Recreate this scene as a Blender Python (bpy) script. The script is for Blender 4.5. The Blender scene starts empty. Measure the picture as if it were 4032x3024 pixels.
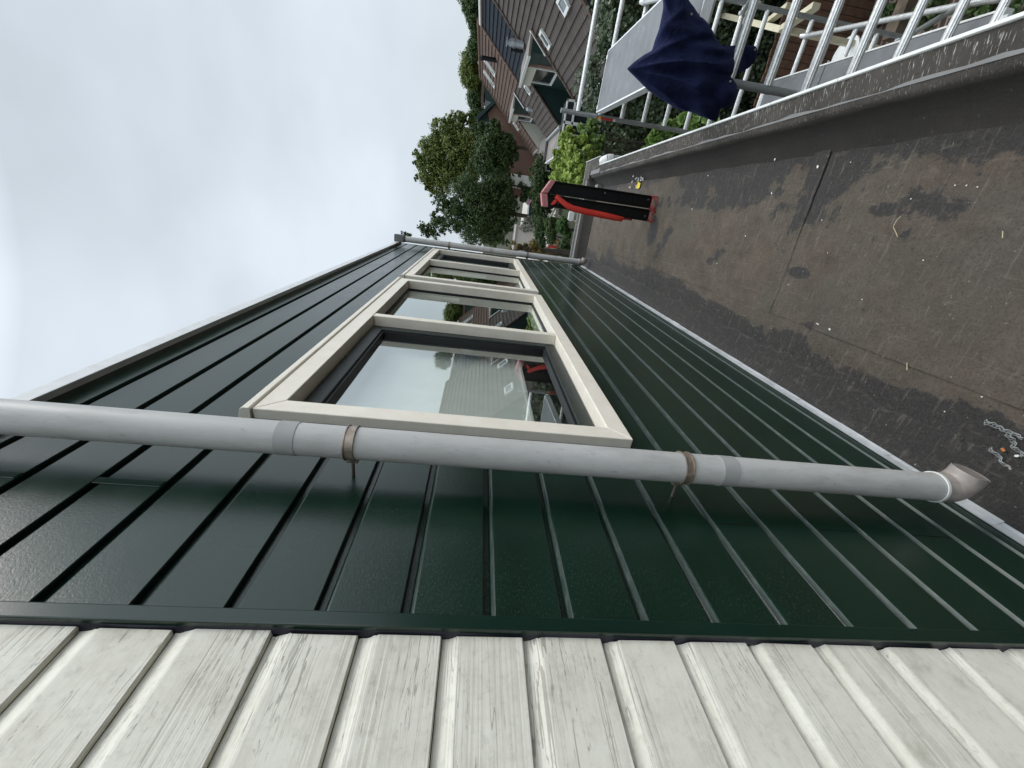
import bpy, bmesh, math, random
import numpy as np
from mathutils import Vector, Matrix
random.seed(7); np.random.seed(7)
RAD = math.radians
scene = bpy.context.scene
# ------------------------------------------------------------------ camera
# world: wall plane x=0 (x grows away from it), y along the wall, z up, flat roof at z=0
CAM = np.array([.66, 0.0, 1.61])
RC = np.array([[0.13092299833211168, -0.0634222806108584, -0.9893618058272933],
               [-0.9090441878149605, -0.40589519160124005, -0.09427490670794691],
               [-0.39559807015142195, 0.9117163526871019, -0.11079467106030184]])   # rows: image right, image down, forward
FPX = 1578.015
cd = bpy.data.cameras.new('camera'); cam = bpy.data.objects.new('camera', cd)
scene.collection.objects.link(cam)
cd.sensor_fit = 'HORIZONTAL'; cd.sensor_width = 36.0; cd.lens = FPX / 4032 * 36.0
cd.clip_start = 0.02; cd.clip_end = 1500
M4 = Matrix(((RC[0][0], -RC[1][0], -RC[2][0], CAM[0]),
             (RC[0][1], -RC[1][1], -RC[2][1], CAM[1]),
             (RC[0][2], -RC[1][2], -RC[2][2], CAM[2]), (0, 0, 0, 1)))
cam.matrix_world = M4
scene.camera = cam

def ray(u, v):
    return RC.T @ np.array([(u - 2016) / FPX, (v - 1512) / FPX, 1.0])
def pY(u, v, Y): d = ray(u, v); return CAM + d * (Y / d[1])
def pZ(u, v, Z): d = ray(u, v); return CAM + d * ((Z - CAM[2]) / d[2])
def pX(u, v, X): d = ray(u, v); return CAM + d * ((X - CAM[0]) / d[0])

# ------------------------------------------------------------------ world, sun, exposure
SUN_EL, SUN_AZ = 52.0, 62.0     # azimuth measured from +Y towards +X
w = bpy.data.worlds.new("World"); scene.world = w; w.use_nodes = True
nt = w.node_tree; nt.nodes.clear()
out = nt.nodes.new('ShaderNodeOutputWorld')
sky = nt.nodes.new('ShaderNodeTexSky'); sky.sky_type = 'NISHITA'; sky.sun_disc = False
sky.sun_elevation = RAD(SUN_EL); sky.sun_rotation = RAD(SUN_AZ)
b1 = nt.nodes.new('ShaderNodeBackground'); b1.inputs['Strength'].default_value = 0.06
nt.links.new(sky.outputs[0], b1.inputs['Color'])
tc = nt.nodes.new('ShaderNodeTexCoord')
mp = nt.nodes.new('ShaderNodeMapping'); mp.inputs['Scale'].default_value = (1.5, 1.5, 2.8)
nt.links.new(tc.outputs['Generated'], mp.inputs['Vector'])
nz = nt.nodes.new('ShaderNodeTexNoise'); nz.inputs['Scale'].default_value = 1.15; nz.inputs['Detail'].default_value = 4
nz.inputs['Roughness'].default_value = .45
nt.links.new(mp.outputs[0], nz.inputs['Vector'])
cr = nt.nodes.new('ShaderNodeValToRGB')
cr.color_ramp.elements[0].position = .32; cr.color_ramp.elements[0].color = (.50, .555, .60, 1)
cr.color_ramp.elements[1].position = .70; cr.color_ramp.elements[1].color = (.74, .815, .89, 1)
nt.links.new(nz.outputs['Fac'], cr.inputs[0])
# an overcast sky is brighter towards the zenith and the hidden sun; boosted out of view to light the wall
sx = nt.nodes.new('ShaderNodeSeparateXYZ'); nt.links.new(tc.outputs['Generated'], sx.inputs[0])
mr = nt.nodes.new('ShaderNodeMapRange'); mr.inputs['From Min'].default_value = 0.70; mr.inputs['From Max'].default_value = 1.0
mr.inputs['To Min'].default_value = 1.0; mr.inputs['To Max'].default_value = 4.2
nt.links.new(sx.outputs['Z'], mr.inputs['Value'])
mr2 = nt.nodes.new('ShaderNodeMapRange'); mr2.inputs['From Min'].default_value = 0.38; mr2.inputs['From Max'].default_value = 1.0
mr2.inputs['To Min'].default_value = 1.0; mr2.inputs['To Max'].default_value = 2.7
nt.links.new(sx.outputs['X'], mr2.inputs['Value'])
mm = nt.nodes.new('ShaderNodeMath'); mm.operation = 'MULTIPLY'
nt.links.new(mr.outputs[0], mm.inputs[0]); nt.links.new(mr2.outputs[0], mm.inputs[1])
b2 = nt.nodes.new('ShaderNodeBackground'); nt.links.new(cr.outputs[0], b2.inputs['Color']); nt.links.new(mm.outputs[0], b2.inputs['Strength'])
ad = nt.nodes.new('ShaderNodeMixShader'); ad.inputs[0].default_value = .88
nt.links.new(b1.outputs[0], ad.inputs[1]); nt.links.new(b2.outputs[0], ad.inputs[2])
nt.links.new(ad.outputs[0], out.inputs['Surface'])

sd = bpy.data.lights.new('sun', 'SUN'); sun = bpy.data.objects.new('sun', sd); scene.collection.objects.link(sun)
sd.energy = 1.15; sd.angle = RAD(25); sd.color = (1.0, .965, .91)
_s = Vector((math.sin(RAD(SUN_AZ)) * math.cos(RAD(SUN_EL)), math.cos(RAD(SUN_AZ)) * math.cos(RAD(SUN_EL)), math.sin(RAD(SUN_EL))))
sun.rotation_euler = _s.to_track_quat('Z', 'Y').to_euler()
scene.view_settings.view_transform = 'Standard'; scene.view_settings.look = 'None'
scene.view_settings.exposure = 0.22; scene.view_settings.gamma = 1.0
try:
    scene.cycles.max_bounces = 8; scene.cycles.transparent_max_bounces = 12
    scene.cycles.caustics_reflective = False
except Exception: pass

# ------------------------------------------------------------------ material helpers
class NT:
    def __init__(s, name, rough=.6, spec=.5, metal=0.0, color=(.5, .5, .5)):
        s.m = bpy.data.materials.new(name); s.m.use_nodes = True
        s.t = s.m.node_tree; s.b = s.t.nodes['Principled BSDF']
        s.b.inputs['Roughness'].default_value = rough
        s.b.inputs['Specular IOR Level'].default_value = spec
        s.b.inputs['Metallic'].default_value = metal
        s.b.inputs['Base Color'].default_value = (*color, 1)
        s.co = None
    def n(s, ty, **kw):
        nd = s.t.nodes.new(ty)
        for k, v in kw.items():
            if k.startswith('i_'): nd.inputs[k[2:].replace('_', ' ')].default_value = v
            else: setattr(nd, k, v)
        return nd
    def l(s, a, b): s.t.links.new(a, b)
    def coord(s, scale=(1, 1, 1), kind='Object'):
        if s.co is None: s.co = s.n('ShaderNodeTexCoord')
        m = s.n('ShaderNodeMapping'); m.inputs['Scale'].default_value = scale
        s.l(s.co.outputs[kind], m.inputs['Vector']); return m.outputs[0]
    def noise(s, scale, stretch=(1, 1, 1), detail=4, rough=.55, dist=0):
        nd = s.n('ShaderNodeTexNoise'); nd.inputs['Scale'].default_value = scale
        nd.inputs['Detail'].default_value = detail; nd.inputs['Roughness'].default_value = rough
        nd.inputs['Distortion'].default_value = dist
        s.l(s.coord(stretch), nd.inputs['Vector']); return nd.outputs['Fac']
    def ramp(s, fac, stops):
        r = s.n('ShaderNodeValToRGB'); e = r.color_ramp.elements
        while len(e) < len(stops): e.new(.5)
        for k, (p, c) in enumerate(stops):
            e[k].position = p
            e[k].color = (c, c, c, 1) if isinstance(c, (int, float)) else (*c, 1)
        s.l(fac, r.inputs[0]); return r.outputs[0]
    def mix(s, fac, a, b, mode='MIX'):
        x = s.n('ShaderNodeMix'); x.data_type = 'RGBA'; x.blend_type = mode
        for sock, val in ((x.inputs[0], fac), (x.inputs[6], a), (x.inputs[7], b)):
            if isinstance(val, (int, float)): sock.default_value = val if sock is x.inputs[0] else (val, val, val, 1)
            elif isinstance(val, tuple): sock.default_value = (*val, 1)
            else: s.l(val, sock)
        return x.outputs[2]
    def math(s, op, a, b=0.0, clamp=False):
        x = s.n('ShaderNodeMath'); x.operation = op; x.use_clamp = clamp
        for sock, val in ((x.inputs[0], a), (x.inputs[1], b)):
            if isinstance(val, (int, float)): sock.default_value = val
            else: s.l(val, sock)
        return x.outputs[0]
    def xyz(s):
        x = s.n('ShaderNodeSeparateXYZ'); s.l(s.coord(), x.inputs[0]); return x.outputs
    def color(s, v): s.l(v, s.b.inputs['Base Color'])
    def rough(s, v): s.l(v, s.b.inputs['Roughness'])
    def bump(s, h, strength=.3, dist=.002):
        b = s.n('ShaderNodeBump'); b.inputs['Strength'].default_value = strength; b.inputs['Distance'].default_value = dist
        s.l(h, b.inputs['Height']); s.l(b.outputs[0], s.b.inputs['Normal'])

def simple(name, c, rough=.6, spec=.5, metal=0.0, var=.12, scale=8, bump=.0, bscale=60):
    k = NT(name, rough, spec, metal, c)
    n = k.noise(scale, detail=5)
    k.color(k.ramp(n, [(.3, tuple(x * (1 - var) for x in c)), (.7, tuple(min(1, x * (1 + var)) for x in c))]))
    if bump: k.bump(k.noise(bscale, detail=4), bump, .003)
    return k.m

# ------------------------------------------------------------------ mesh helpers
class MB:
    def __init__(s): s.v = []; s.f = []; s.mi = []; s.cur = 0
    def add(s, vs, fs):
        o = len(s.v); s.v += [tuple(map(float, p)) for p in vs]; s.f += [tuple(i + o for i in q) for q in fs]; s.mi += [s.cur] * len(fs); return s
    def box(s, x0, x1, y0, y1, z0, z1):
        vs = [(x, y, z) for x in (x0, x1) for y in (y0, y1) for z in (z0, z1)]
        return s.add(vs, [(0, 1, 3, 2), (4, 6, 7, 5), (0, 4, 5, 1), (2, 3, 7, 6), (0, 2, 6, 4), (1, 5, 7, 3)])
    def obox(s, c, ax, ay, az):     # oriented box: centre + three half vectors
        c = np.array(c, float); ax, ay, az = (np.array(a, float) for a in (ax, ay, az))
        vs = [c + i * ax + j * ay + k * az for i in (-1, 1) for j in (-1, 1) for k in (-1, 1)]
        return s.add(vs, [(0, 1, 3, 2), (4, 6, 7, 5), (0, 4, 5, 1), (2, 3, 7, 6), (0, 2, 6, 4), (1, 5, 7, 3)])
    def prism(s, poly, axis, a, b):  # poly in the two other axes, extruded along axis from a to b
        n = len(poly); vs = []
        for t in (a, b):
            for p in poly:
                q = list(p); q.insert(axis, t); vs.append(q)
        fs = [tuple(range(n))[::-1], tuple(range(n, 2 * n))] + [(i, (i + 1) % n, n + (i + 1) % n, n + i) for i in range(n)]
        return s.add(vs, fs)
    def tube(s, pts, r, n=16, caps=True, ribs=0, ribd=.08):
        pts = [Vector(p) for p in pts]; rs = r if isinstance(r, (list, tuple)) else [r] * len(pts)
        vs = []; up = None
        for i, p in enumerate(pts):
            d = ((pts[min(i + 1, len(pts) - 1)] - pts[max(i - 1, 0)])).normalized()
            if up is None:
                up = d.orthogonal().normalized()
            up = (up - d * up.dot(d)).normalized(); sd_ = d.cross(up)
            for k in range(n):
                a = 2 * math.pi * k / n; rr = rs[i]
                if ribs: rr *= 1 - ribd * (.5 + .5 * math.cos(a * ribs))
                vs.append(p + (up * math.cos(a) + sd_ * math.sin(a)) * rr)
        fs = [(i * n + k, i * n + (k + 1) % n, (i + 1) * n + (k + 1) % n, (i + 1) * n + k) for i in range(len(pts) - 1) for k in range(n)]
        if caps: fs += [tuple(range(n))[::-1], tuple(range((len(pts) - 1) * n, len(pts) * n))]
        return s.add(vs, fs)
    def quad(s, a, b, c, d): return s.add([a, b, c, d], [(0, 1, 2, 3)])
    def build(s, name, mats, parent=None, smooth=False, bevel=0, seg=2, loc=None):
        me = bpy.data.meshes.new(name); vs = s.v
        if loc is not None: vs = [(a - loc[0], b - loc[1], c - loc[2]) for a, b, c in vs]
        me.from_pydata(vs, [], s.f)
        for m in (mats if isinstance(mats, (list, tuple)) else [mats]): me.materials.append(m)
        if any(s.mi): me.polygons.foreach_set('material_index', s.mi)
        bm = bmesh.new(); bm.from_mesh(me); bmesh.ops.recalc_face_normals(bm, faces=bm.faces); bm.to_mesh(me); bm.free()
        if smooth: me.polygons.foreach_set('use_smooth', [True] * len(me.polygons))
        o = bpy.data.objects.new(name, me); scene.collection.objects.link(o)
        if loc is not None: o.location = loc
        if parent: o.parent = parent; o.matrix_parent_inverse = Matrix.Identity(4)
        if bevel:
            b = o.modifiers.new('bevel', 'BEVEL'); b.width = bevel; b.segments = seg; b.limit_method = 'ANGLE'; b.angle_limit = RAD(35)
        if smooth:
            e = o.modifiers.new('edges', 'EDGE_SPLIT'); e.split_angle = RAD(40)
        return o

def tag(o, label=None, cat=None, group=None, kind=None):
    if label: o['label'] = label
    if cat: o['category'] = cat
    if group: o['group'] = group
    if kind: o['kind'] = kind
    return o
def thing(name, label=None, cat=None, group=None, kind=None):
    o = bpy.data.objects.new(name, None); scene.collection.objects.link(o); o.empty_display_size = .1
    return tag(o, label, cat, group, kind)
# All thing empties stay at the origin while building; rebase() moves the empty to the thing's base.
def rebase(root):
    bpy.context.view_layer.update()
    lo = np.full(3, 1e9); hi = -lo
    def walk(o):
        nonlocal lo, hi
        for c in o.children:
            if c.type == 'MESH' and len(c.data.vertices):
                a = np.empty(len(c.data.vertices) * 3); c.data.vertices.foreach_get('co', a); a = a.reshape(-1, 3)
                m = np.array(c.matrix_world); a = a @ m[:3, :3].T + m[:3, 3]
                lo = np.minimum(lo, a.min(0)); hi = np.maximum(hi, a.max(0))
            walk(c)
    walk(root)
    p = Vector(((lo[0] + hi[0]) / 2, (lo[1] + hi[1]) / 2, lo[2]))
    root.location = p
    for c in root.children: c.location = c.location - p

# ------------------------------------------------------------------ materials
k = NT('green_panel', .22, .62)
n1 = k.noise(330, (1, .7, 1), 3, .6); n2 = k.noise(7, (1, .4, 1), 3); n3 = k.noise(110, (1, .5, 1), 4, .7)
sp = k.ramp(k.noise(300, (1, .45, 1), 4, .85), [(.57, 0.0), (.70, 1.0)])
blot = k.ramp(k.noise(3.2, (1, 1, 1), 4, .6), [(.40, 0.12), (.60, 1.0)])
dust = k.math('MULTIPLY', sp, blot)
base = k.ramp(n2, [(.3, (.0015, .0155, .0082)), (.7, (.0026, .0225, .0125))])
k.color(k.mix(k.math('MULTIPLY', dust, .42), base, (.13, .17, .15)))
k.rough(k.ramp(n2, [(.3, .20), (.7, .27)])); k.bump(k.math('ADD', n1, k.math('MULTIPLY', n3, .9)), .34, .0009)
GREEN = k.m
k = NT('sky_sheen_dust_ledge', .38, .6)
k.color(k.ramp(k.noise(90, (1, .3, 1), 5, .7), [(.3, (.020, .038, .032)), (.55, (.050, .068, .060)), (.75, (.12, .14, .13))])); SHEENDUST = k.m  # ledge colour lightened: sky reflection painted in, together with settled dust
k = NT('green_trim', .22, .6); n2 = k.noise(9, (1, 1, .3), 3)
k.color(k.ramp(n2, [(.3, (.0020, .0155, .0092)), (.7, (.0030, .021, .013))])); k.bump(k.noise(700), .12, .0006); GREENT = k.m

def wood_mat():
    k = NT('peeling_white_paint', .55, .3)
    x, y, z = k.xyz()[:3]
    # every board is its own piece of timber: shift the pattern per board
    g = k.n('ShaderNodeNewGeometry'); sc_ = k.n('ShaderNodeVectorMath'); sc_.operation = 'SCALE'; cmb = k.n('ShaderNodeCombineXYZ')
    for i, m_ in enumerate((37.0, 61.0, 23.0)): k.l(k.math('MULTIPLY', g.outputs['Random Per Island'], m_), cmb.inputs[i])
    va = k.n('ShaderNodeVectorMath'); va.operation = 'ADD'; tcn = k.n('ShaderNodeTexCoord'); k.l(tcn.outputs['Object'], va.inputs[0]); k.l(cmb.outputs[0], va.inputs[1])
    def N(scale, stretch=(1, 1, 1), detail=4, rough=.55, dist=0):
        m = k.n('ShaderNodeMapping'); m.inputs['Scale'].default_value = stretch; k.l(va.outputs[0], m.inputs['Vector'])
        nd = k.n('ShaderNodeTexNoise'); nd.inputs['Scale'].default_value = scale; nd.inputs['Detail'].default_value = detail
        nd.inputs['Roughness'].default_value = rough; nd.inputs['Distortion'].default_value = dist; k.l(m.outputs[0], nd.inputs['Vector']); return nd.outputs['Fac']
    bandsel = k.ramp(N(10, (1, .10, 1), 2, .5), [(.46, 0.0), (.60, 1.0)])
    rings = N(230, (1, .006, 1), 2, .5, .0)
    dirt = N(12, (1, .7, 1), 8, .72)
    mottle = N(75, (1, .8, 1), 5, .7)
    base = k.ramp(dirt, [(.26, (.50, .475, .39)), (.42, (.68, .652, .56)), (.55, (.75, .725, .635)), (.75, (.79, .768, .68))])
    base = k.mix(k.math('MULTIPLY', k.ramp(mottle, [(.34, 1.0), (.48, 0.0)]), .30), base, (.42, .41, .36))
    gl = k.math('MULTIPLY', k.ramp(rings, [(.40, 1.0), (.455, 0.0)]), bandsel)
    base = k.mix(k.math('MULTIPLY', gl, .22), base, (.36, .335, .27))
    end = k.n('ShaderNodeMapRange'); k.l(y, end.inputs['Value'])
    for a, b in (('From Min', .20), ('From Max', .445), ('To Min', 0.0), ('To Max', 1.0)): end.inputs[a].default_value = b
    ck = N(34, (1, .022, 1), 2, .45, .22)
    d = k.math('ABSOLUTE', k.math('SUBTRACT', ck, .5))
    patch = N(9, (1, .30, 1), 3, .6)
    thr = k.math('ADD', k.math('MULTIPLY', k.math('SUBTRACT', patch, .61, True), .016), k.math('MULTIPLY', end.outputs[0], k.math('MULTIPLY', k.math('SUBTRACT', patch, .40, True), .05)))
    crack = k.math('LESS_THAN', d, thr)
    ck2 = N(110, (1, .05, 1), 3, .5, .6); d2 = k.math('ABSOLUTE', k.math('SUBTRACT', ck2, .5))
    endp = k.math('MULTIPLY', end.outputs[0], end.outputs[0])
    crack2 = k.math('LESS_THAN', d2, k.math('MULTIPLY', endp, k.math('MULTIPLY', k.math('SUBTRACT', patch, .46, True), .20)))
    call = k.math('MAXIMUM', crack, crack2)
    base = k.mix(k.math('MULTIPLY', call, .52), base, (.17, .145, .115))
    # a few knots
    vo = k.n('ShaderNodeTexVoronoi'); vo.inputs['Scale'].default_value = 5.5; mv = k.n('ShaderNodeMapping'); mv.inputs['Scale'].default_value = (1, .8, 1.3); k.l(va.outputs[0], mv.inputs['Vector']); k.l(mv.outputs[0], vo.inputs['Vector'])
    ring = k.math('LESS_THAN', k.math('ABSOLUTE', k.math('SUBTRACT', vo.outputs['Distance'], .045)), .006)
    base = k.mix(k.math('MULTIPLY', ring, .35), base, (.30, .28, .23))
    k.color(base)
    h = k.math('SUBTRACT', k.math('ADD', k.math('MULTIPLY', rings, k.math('MULTIPLY', bandsel, .6)), k.math('MULTIPLY', dirt, .25)), k.math('MULTIPLY', call, 1.0))
    h = k.math('ADD', h, k.math('MULTIPLY', mottle, .30)); h = k.math('SUBTRACT', h, k.math('MULTIPLY', ring, .3))
    k.bump(h, .5, .0024)
    return k.m
WOOD = wood_mat()

def bitumen():
    k = NT('mossy_bitumen', .88, .25)
    x, y, z = k.xyz()[:3]
    big = k.noise(1.55, (1.0, 1, 1), 8, .68, .25); mid = k.noise(6.5, (1, .7, 1), 7, .7); fine = k.noise(140, (1, 1, 1), 5, .8)
    st = k.noise(42, (.22, 1.5, 1), 4, .6, .5); st2 = k.noise(30, (1.5, .25, 1), 4, .6, .5)
    brown = k.ramp(mid, [(.25, (.068, .053, .041)), (.5, (.114, .091, .071)), (.75, (.158, .128, .101))])
    brown = k.mix(k.math('MULTIPLY', k.ramp(k.noise(2.6, (1, 1, 1), 4), [(.42, 0.), (.62, 1.)]), .5), brown, (.106, .098, .076))
    brown = k.mix(k.math('MULTIPLY', k.ramp(k.noise(1.3, (1, .5, 1), 5), [(.50, 0.), (.64, 1.)]), .5), brown, (.082, .079, .074))
    dark = k.ramp(fine, [(.25, (.018, .017, .017)), (.75, (.056, .053, .051))])
    def rng(sock, fa, fb, ta, tb):
        r = k.n('ShaderNodeMapRange'); k.l(sock, r.inputs['Value'])
        for nm, v in (('From Min', fa), ('From Max', fb), ('To Min', ta), ('To Max', tb)): r.inputs[nm].default_value = v
        return r.outputs[0]
    def blob(cx, cy, rx, ry, amp):       # a puddle mark that has stood at this spot
        dx = k.math('DIVIDE', k.math('SUBTRACT', x, cx), rx); dy = k.math('DIVIDE', k.math('SUBTRACT', y, cy), ry)
        d = k.math('SQRT', k.math('ADD', k.math('MULTIPLY', dx, dx), k.math('MULTIPLY', dy, dy))); return rng(d, .35, 1.0, amp, 0.0)
    s = k.math('ADD', big, rng(x, .10, .30, .30, 0.0)); s = k.math('ADD', s, rng(x, .98, 1.14, 0.0, .22))
    for a in ((.16, 3.4, .20, 1.0, .30), (.14, 2.5, .16, .5, .25), (.98, 3.0, .20, .75, .20), (.90, 3.9, .10, .7, .12), (1.03, 2.02, .14, .18, .26), (.56, 1.97, .045, .13, .24), (.66, 4.0, .16, .14, .30), (.15, 1.1, .18, .5, .22), (.86, 1.68, .035, .08, .16)):
        s = k.math('ADD', s, blob(*a))
    s = k.math('ADD', s, k.math('MULTIPLY', k.math('SUBTRACT', mid, .5), .45))
    mask = k.ramp(s, [(.575, 0.0), (.605, 1.0)])
    col = k.mix(k.math('MULTIPLY', mask, .92), brown, dark)
    col = k.mix(k.math('MULTIPLY', k.ramp(fine, [(.35, 1.0), (.52, 0.0)]), .55), col, (.026, .022, .018))
    col = k.mix(k.math('MULTIPLY', k.ramp(k.noise(48, (1, 1, 1), 5, .75), [(.56, 0.0), (.70, 1.0)]), .32), col, (.21, .175, .14))
    col = k.mix(k.math('MULTIPLY', k.ramp(st, [(.58, 0.0), (.68, 1.0)]), .30), col, (.23, .20, .165))
    col = k.mix(k.math('MULTIPLY', k.ramp(st2, [(.60, 0.0), (.70, 1.0)]), .22), col, (.22, .19, .155))
    col = k.mix(k.math('MULTIPLY', k.ramp(k.noise(24, (1, 1, 1), 4, .6), [(.66, 0.0), (.72, 1.0)]), .6), col, (.035, .030, .026))
    sp = k.ramp(k.noise(80, (1, 1, 1), 2, .5), [(.73, 0.0), (.77, 1.0)])
    col = k.mix(k.math('MULTIPLY', sp, .6), col, (.36, .35, .33))
    k.color(col); k.rough(k.ramp(mask, [(0.0, .92), (1.0, .60)]))
    k.bump(k.math('ADD', k.math('ADD', k.math('MULTIPLY', fine, .9), k.math('MULTIPLY', mid, .6)), k.math('MULTIPLY', k.noise(45, (1, 1, 1), 4, .7), .8)), .9, .008)
    return k.m
BIT = bitumen()

def parapet_mat():
    k = NT('lichen_bitumen', .85, .3)
    n = k.noise(3.0, (1, 1, 1), 6, .65); f = k.noise(120, (1, 1, 1), 5, .75)
    col = k.ramp(n, [(.3, (.042, .037, .032)), (.55, (.076, .066, .056)), (.75, (.112, .097, .082))])
    col = k.mix(k.math('MULTIPLY', k.ramp(f, [(.3, 1.), (.55, 0.)]), .5), col, (.026, .025, .024))
    z = k.xyz()[2]
    st = k.noise(210, (.10, 1.0, .3), 3, .55, .3)
    up = k.n('ShaderNodeMapRange'); k.l(z, up.inputs['Value'])
    for a, b in (('From Min', .125), ('From Max', .16), ('To Min', 0.0), ('To Max', 1.0)): up.inputs[a].default_value = b
    m = k.math('MULTIPLY', k.ramp(st, [(.61, 0.), (.67, 1.)]), up.outputs[0])
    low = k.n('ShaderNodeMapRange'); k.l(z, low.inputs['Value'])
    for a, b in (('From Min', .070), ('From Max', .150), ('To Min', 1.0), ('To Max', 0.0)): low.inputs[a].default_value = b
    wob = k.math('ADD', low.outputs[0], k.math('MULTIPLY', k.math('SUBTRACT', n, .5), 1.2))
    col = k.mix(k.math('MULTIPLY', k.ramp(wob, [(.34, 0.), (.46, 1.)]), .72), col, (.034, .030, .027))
    col = k.mix(k.math('MULTIPLY', m, .85), col, (.50, .49, .45))
    col = k.mix(k.math('MULTIPLY', k.ramp(k.noise(60, (.4, 1, 1), 3), [(.68, 0.), (.74, 1.)]), .35), col, (.22, .20, .18))
    k.color(col); comb = k.noise(55, (.25, 1.3, .25), 4, .7, .4)
    k.bump(k.math('ADD', k.math('ADD', f, k.math('MULTIPLY', n, .7)), k.math('MULTIPLY', comb, 1.4)), .9, .007); return k.m
PARA = parapet_mat()

k = NT('cream_frame', .38, .45)
cn = k.noise(420, (1, 1, 1), 3); k.color(k.ramp(k.noise(14, (1, 1, 1), 5, .65), [(.3, (.80, .735, .62)), (.7, (.89, .83, .72))]))
k.bump(cn, .18, .0006); CREAM = k.m
DARKSASH = simple('dark_sash', (.012, .019, .017), .42, .5, var=.25, scale=40, bump=.35, bscale=300)
RUBBER = simple('black_rubber', (.008, .008, .009), .5, .4)
FOIL = simple('navy_foil', (.012, .012, .022), .38, .5)
k = NT('pipe_pvc', .42, .4)
pn = k.noise(5, (1, 1, .4), 5, .6); scr = k.ramp(k.noise(60, (1, 1, .35), 5, .8, .4), [(.60, 0.), (.70, 1.)])
pc = k.ramp(pn, [(.3, (.46, .455, .44)), (.7, (.56, .555, .54))])
k.color(k.mix(k.math('MULTIPLY', k.ramp(k.noise(11, (1, 1, .25), 6, .75), [(.45, 0.), (.68, 1.)]), .60), k.mix(k.math('MULTIPLY', scr, .6), pc, (.17, .17, .165)), (.30, .295, .27))); k.bump(k.noise(500), .1, .0004); PIPE = k.m
PIPEOLD = simple('sleeve_pvc', (.36, .36, .35), .5, .4, var=.12)
ELBOW = simple('weathered_elbow', (.30, .262, .235), .36, .5, var=.35, scale=14)
GALV = simple('rusty_clamp', (.33, .27, .22), .32, .5, .55, var=.35, scale=50)
BOLT = simple('steel_bolt', (.20, .18, .16), .4, .5, .7, var=.3)
k = NT('zinc_white', .45, .45); k.color(k.ramp(k.noise(16, (1, .5, 1), 6, .7), [(.3, (.30, .31, .31)), (.55, (.46, .47, .475)), (.75, (.58, .585, .585))])); ZINC = k.m
WHITEALU = simple('white_alu', (.70, .71, .71), .4, .45, var=.08, scale=20)
TRIMW = simple('trim_white', (.70, .70, .67), .42, .5, var=.1, scale=20)
def glass_mat(name, refl_add, tint=(.94, .97, .95)):
    m = bpy.data.materials.new(name); m.use_nodes = True; t = m.node_tree; t.nodes.clear()
    o = t.nodes.new('ShaderNodeOutputMaterial'); g = t.nodes.new('ShaderNodeBsdfGlossy'); g.inputs['Roughness'].default_value = 0.012
    g.inputs['Color'].default_value = (.90, .96, .94, 1)
    tr = t.nodes.new('ShaderNodeBsdfTransparent'); tr.inputs['Color'].default_value = (*tint, 1)
    lw = t.nodes.new('ShaderNodeLayerWeight'); lw.inputs['Blend'].default_value = .5
    fr = t.nodes.new('ShaderNodeMath'); fr.operation = 'POWER'; fr.inputs[1].default_value = 2.3; t.links.new(lw.outputs['Facing'], fr.inputs[0])
    a = t.nodes.new('ShaderNodeMath'); a.operation = 'ADD'; a.inputs[1].default_value = refl_add; a.use_clamp = True
    nz_ = t.nodes.new('ShaderNodeTexNoise'); nz_.inputs['Scale'].default_value = 1.3
    bp = t.nodes.new('ShaderNodeBump'); bp.inputs['Strength'].default_value = .02; bp.inputs['Distance'].default_value = .01
    t.links.new(nz_.outputs['Fac'], bp.inputs['Height']); t.links.new(bp.outputs[0], g.inputs['Normal'])
    t.links.new(fr.outputs[0], a.inputs[0]); mx = t.nodes.new('ShaderNodeMixShader')
    t.links.new(a.outputs[0], mx.inputs[0]); t.links.new(tr.outputs[0], mx.inputs[1]); t.links.new(g.outputs[0], mx.inputs[2])
    t.links.new(mx.outputs[0], o.inputs['Surface']); return m
GLASS = glass_mat('window_glass', .17)
GLASSB = glass_mat('far_glass', .12, (.5, .55, .55))
BLIND = simple('pale_blind', (.84, .86, .80), .8, .2, var=.05)
ROOM = simple('room_wall', (.30, .26, .22), .8, .2, var=.15, scale=2)
k = NT('ribbed_alu', .36, .5, .55)
k.color(k.ramp(k.noise(40, (1, 1, 1), 5, .7), [(.3, (.50, .50, .49)), (.7, (.80, .80, .78))])); k.bump(k.noise(200), .2, .001); ALU = k.m
k = NT('grey_alu', .42, .5, .45); k.color(k.ramp(k.noise(12, (1, 1, 1), 5, .7), [(.3, (.27, .28, .275)), (.7, (.38, .39, .385))])); ALUG = k.m
k = NT('deck_ply', .55, .35)
dn = k.noise(6, (1, 1, 1), 6, .65); dp = k.ramp(k.noise(9, (1, 1, 1), 3, .6, .5), [(.63, 0.), (.66, 1.)])
k.color(k.mix(k.math('MULTIPLY', dp, .35), k.ramp(dn, [(.3, (.125, .13, .135)), (.7, (.19, .195, .20))]), (.30, .31, .34))); DECK = k.m
WHITE = simple('plain_white', (.75, .75, .73), .5, .4, var=.06)

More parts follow.
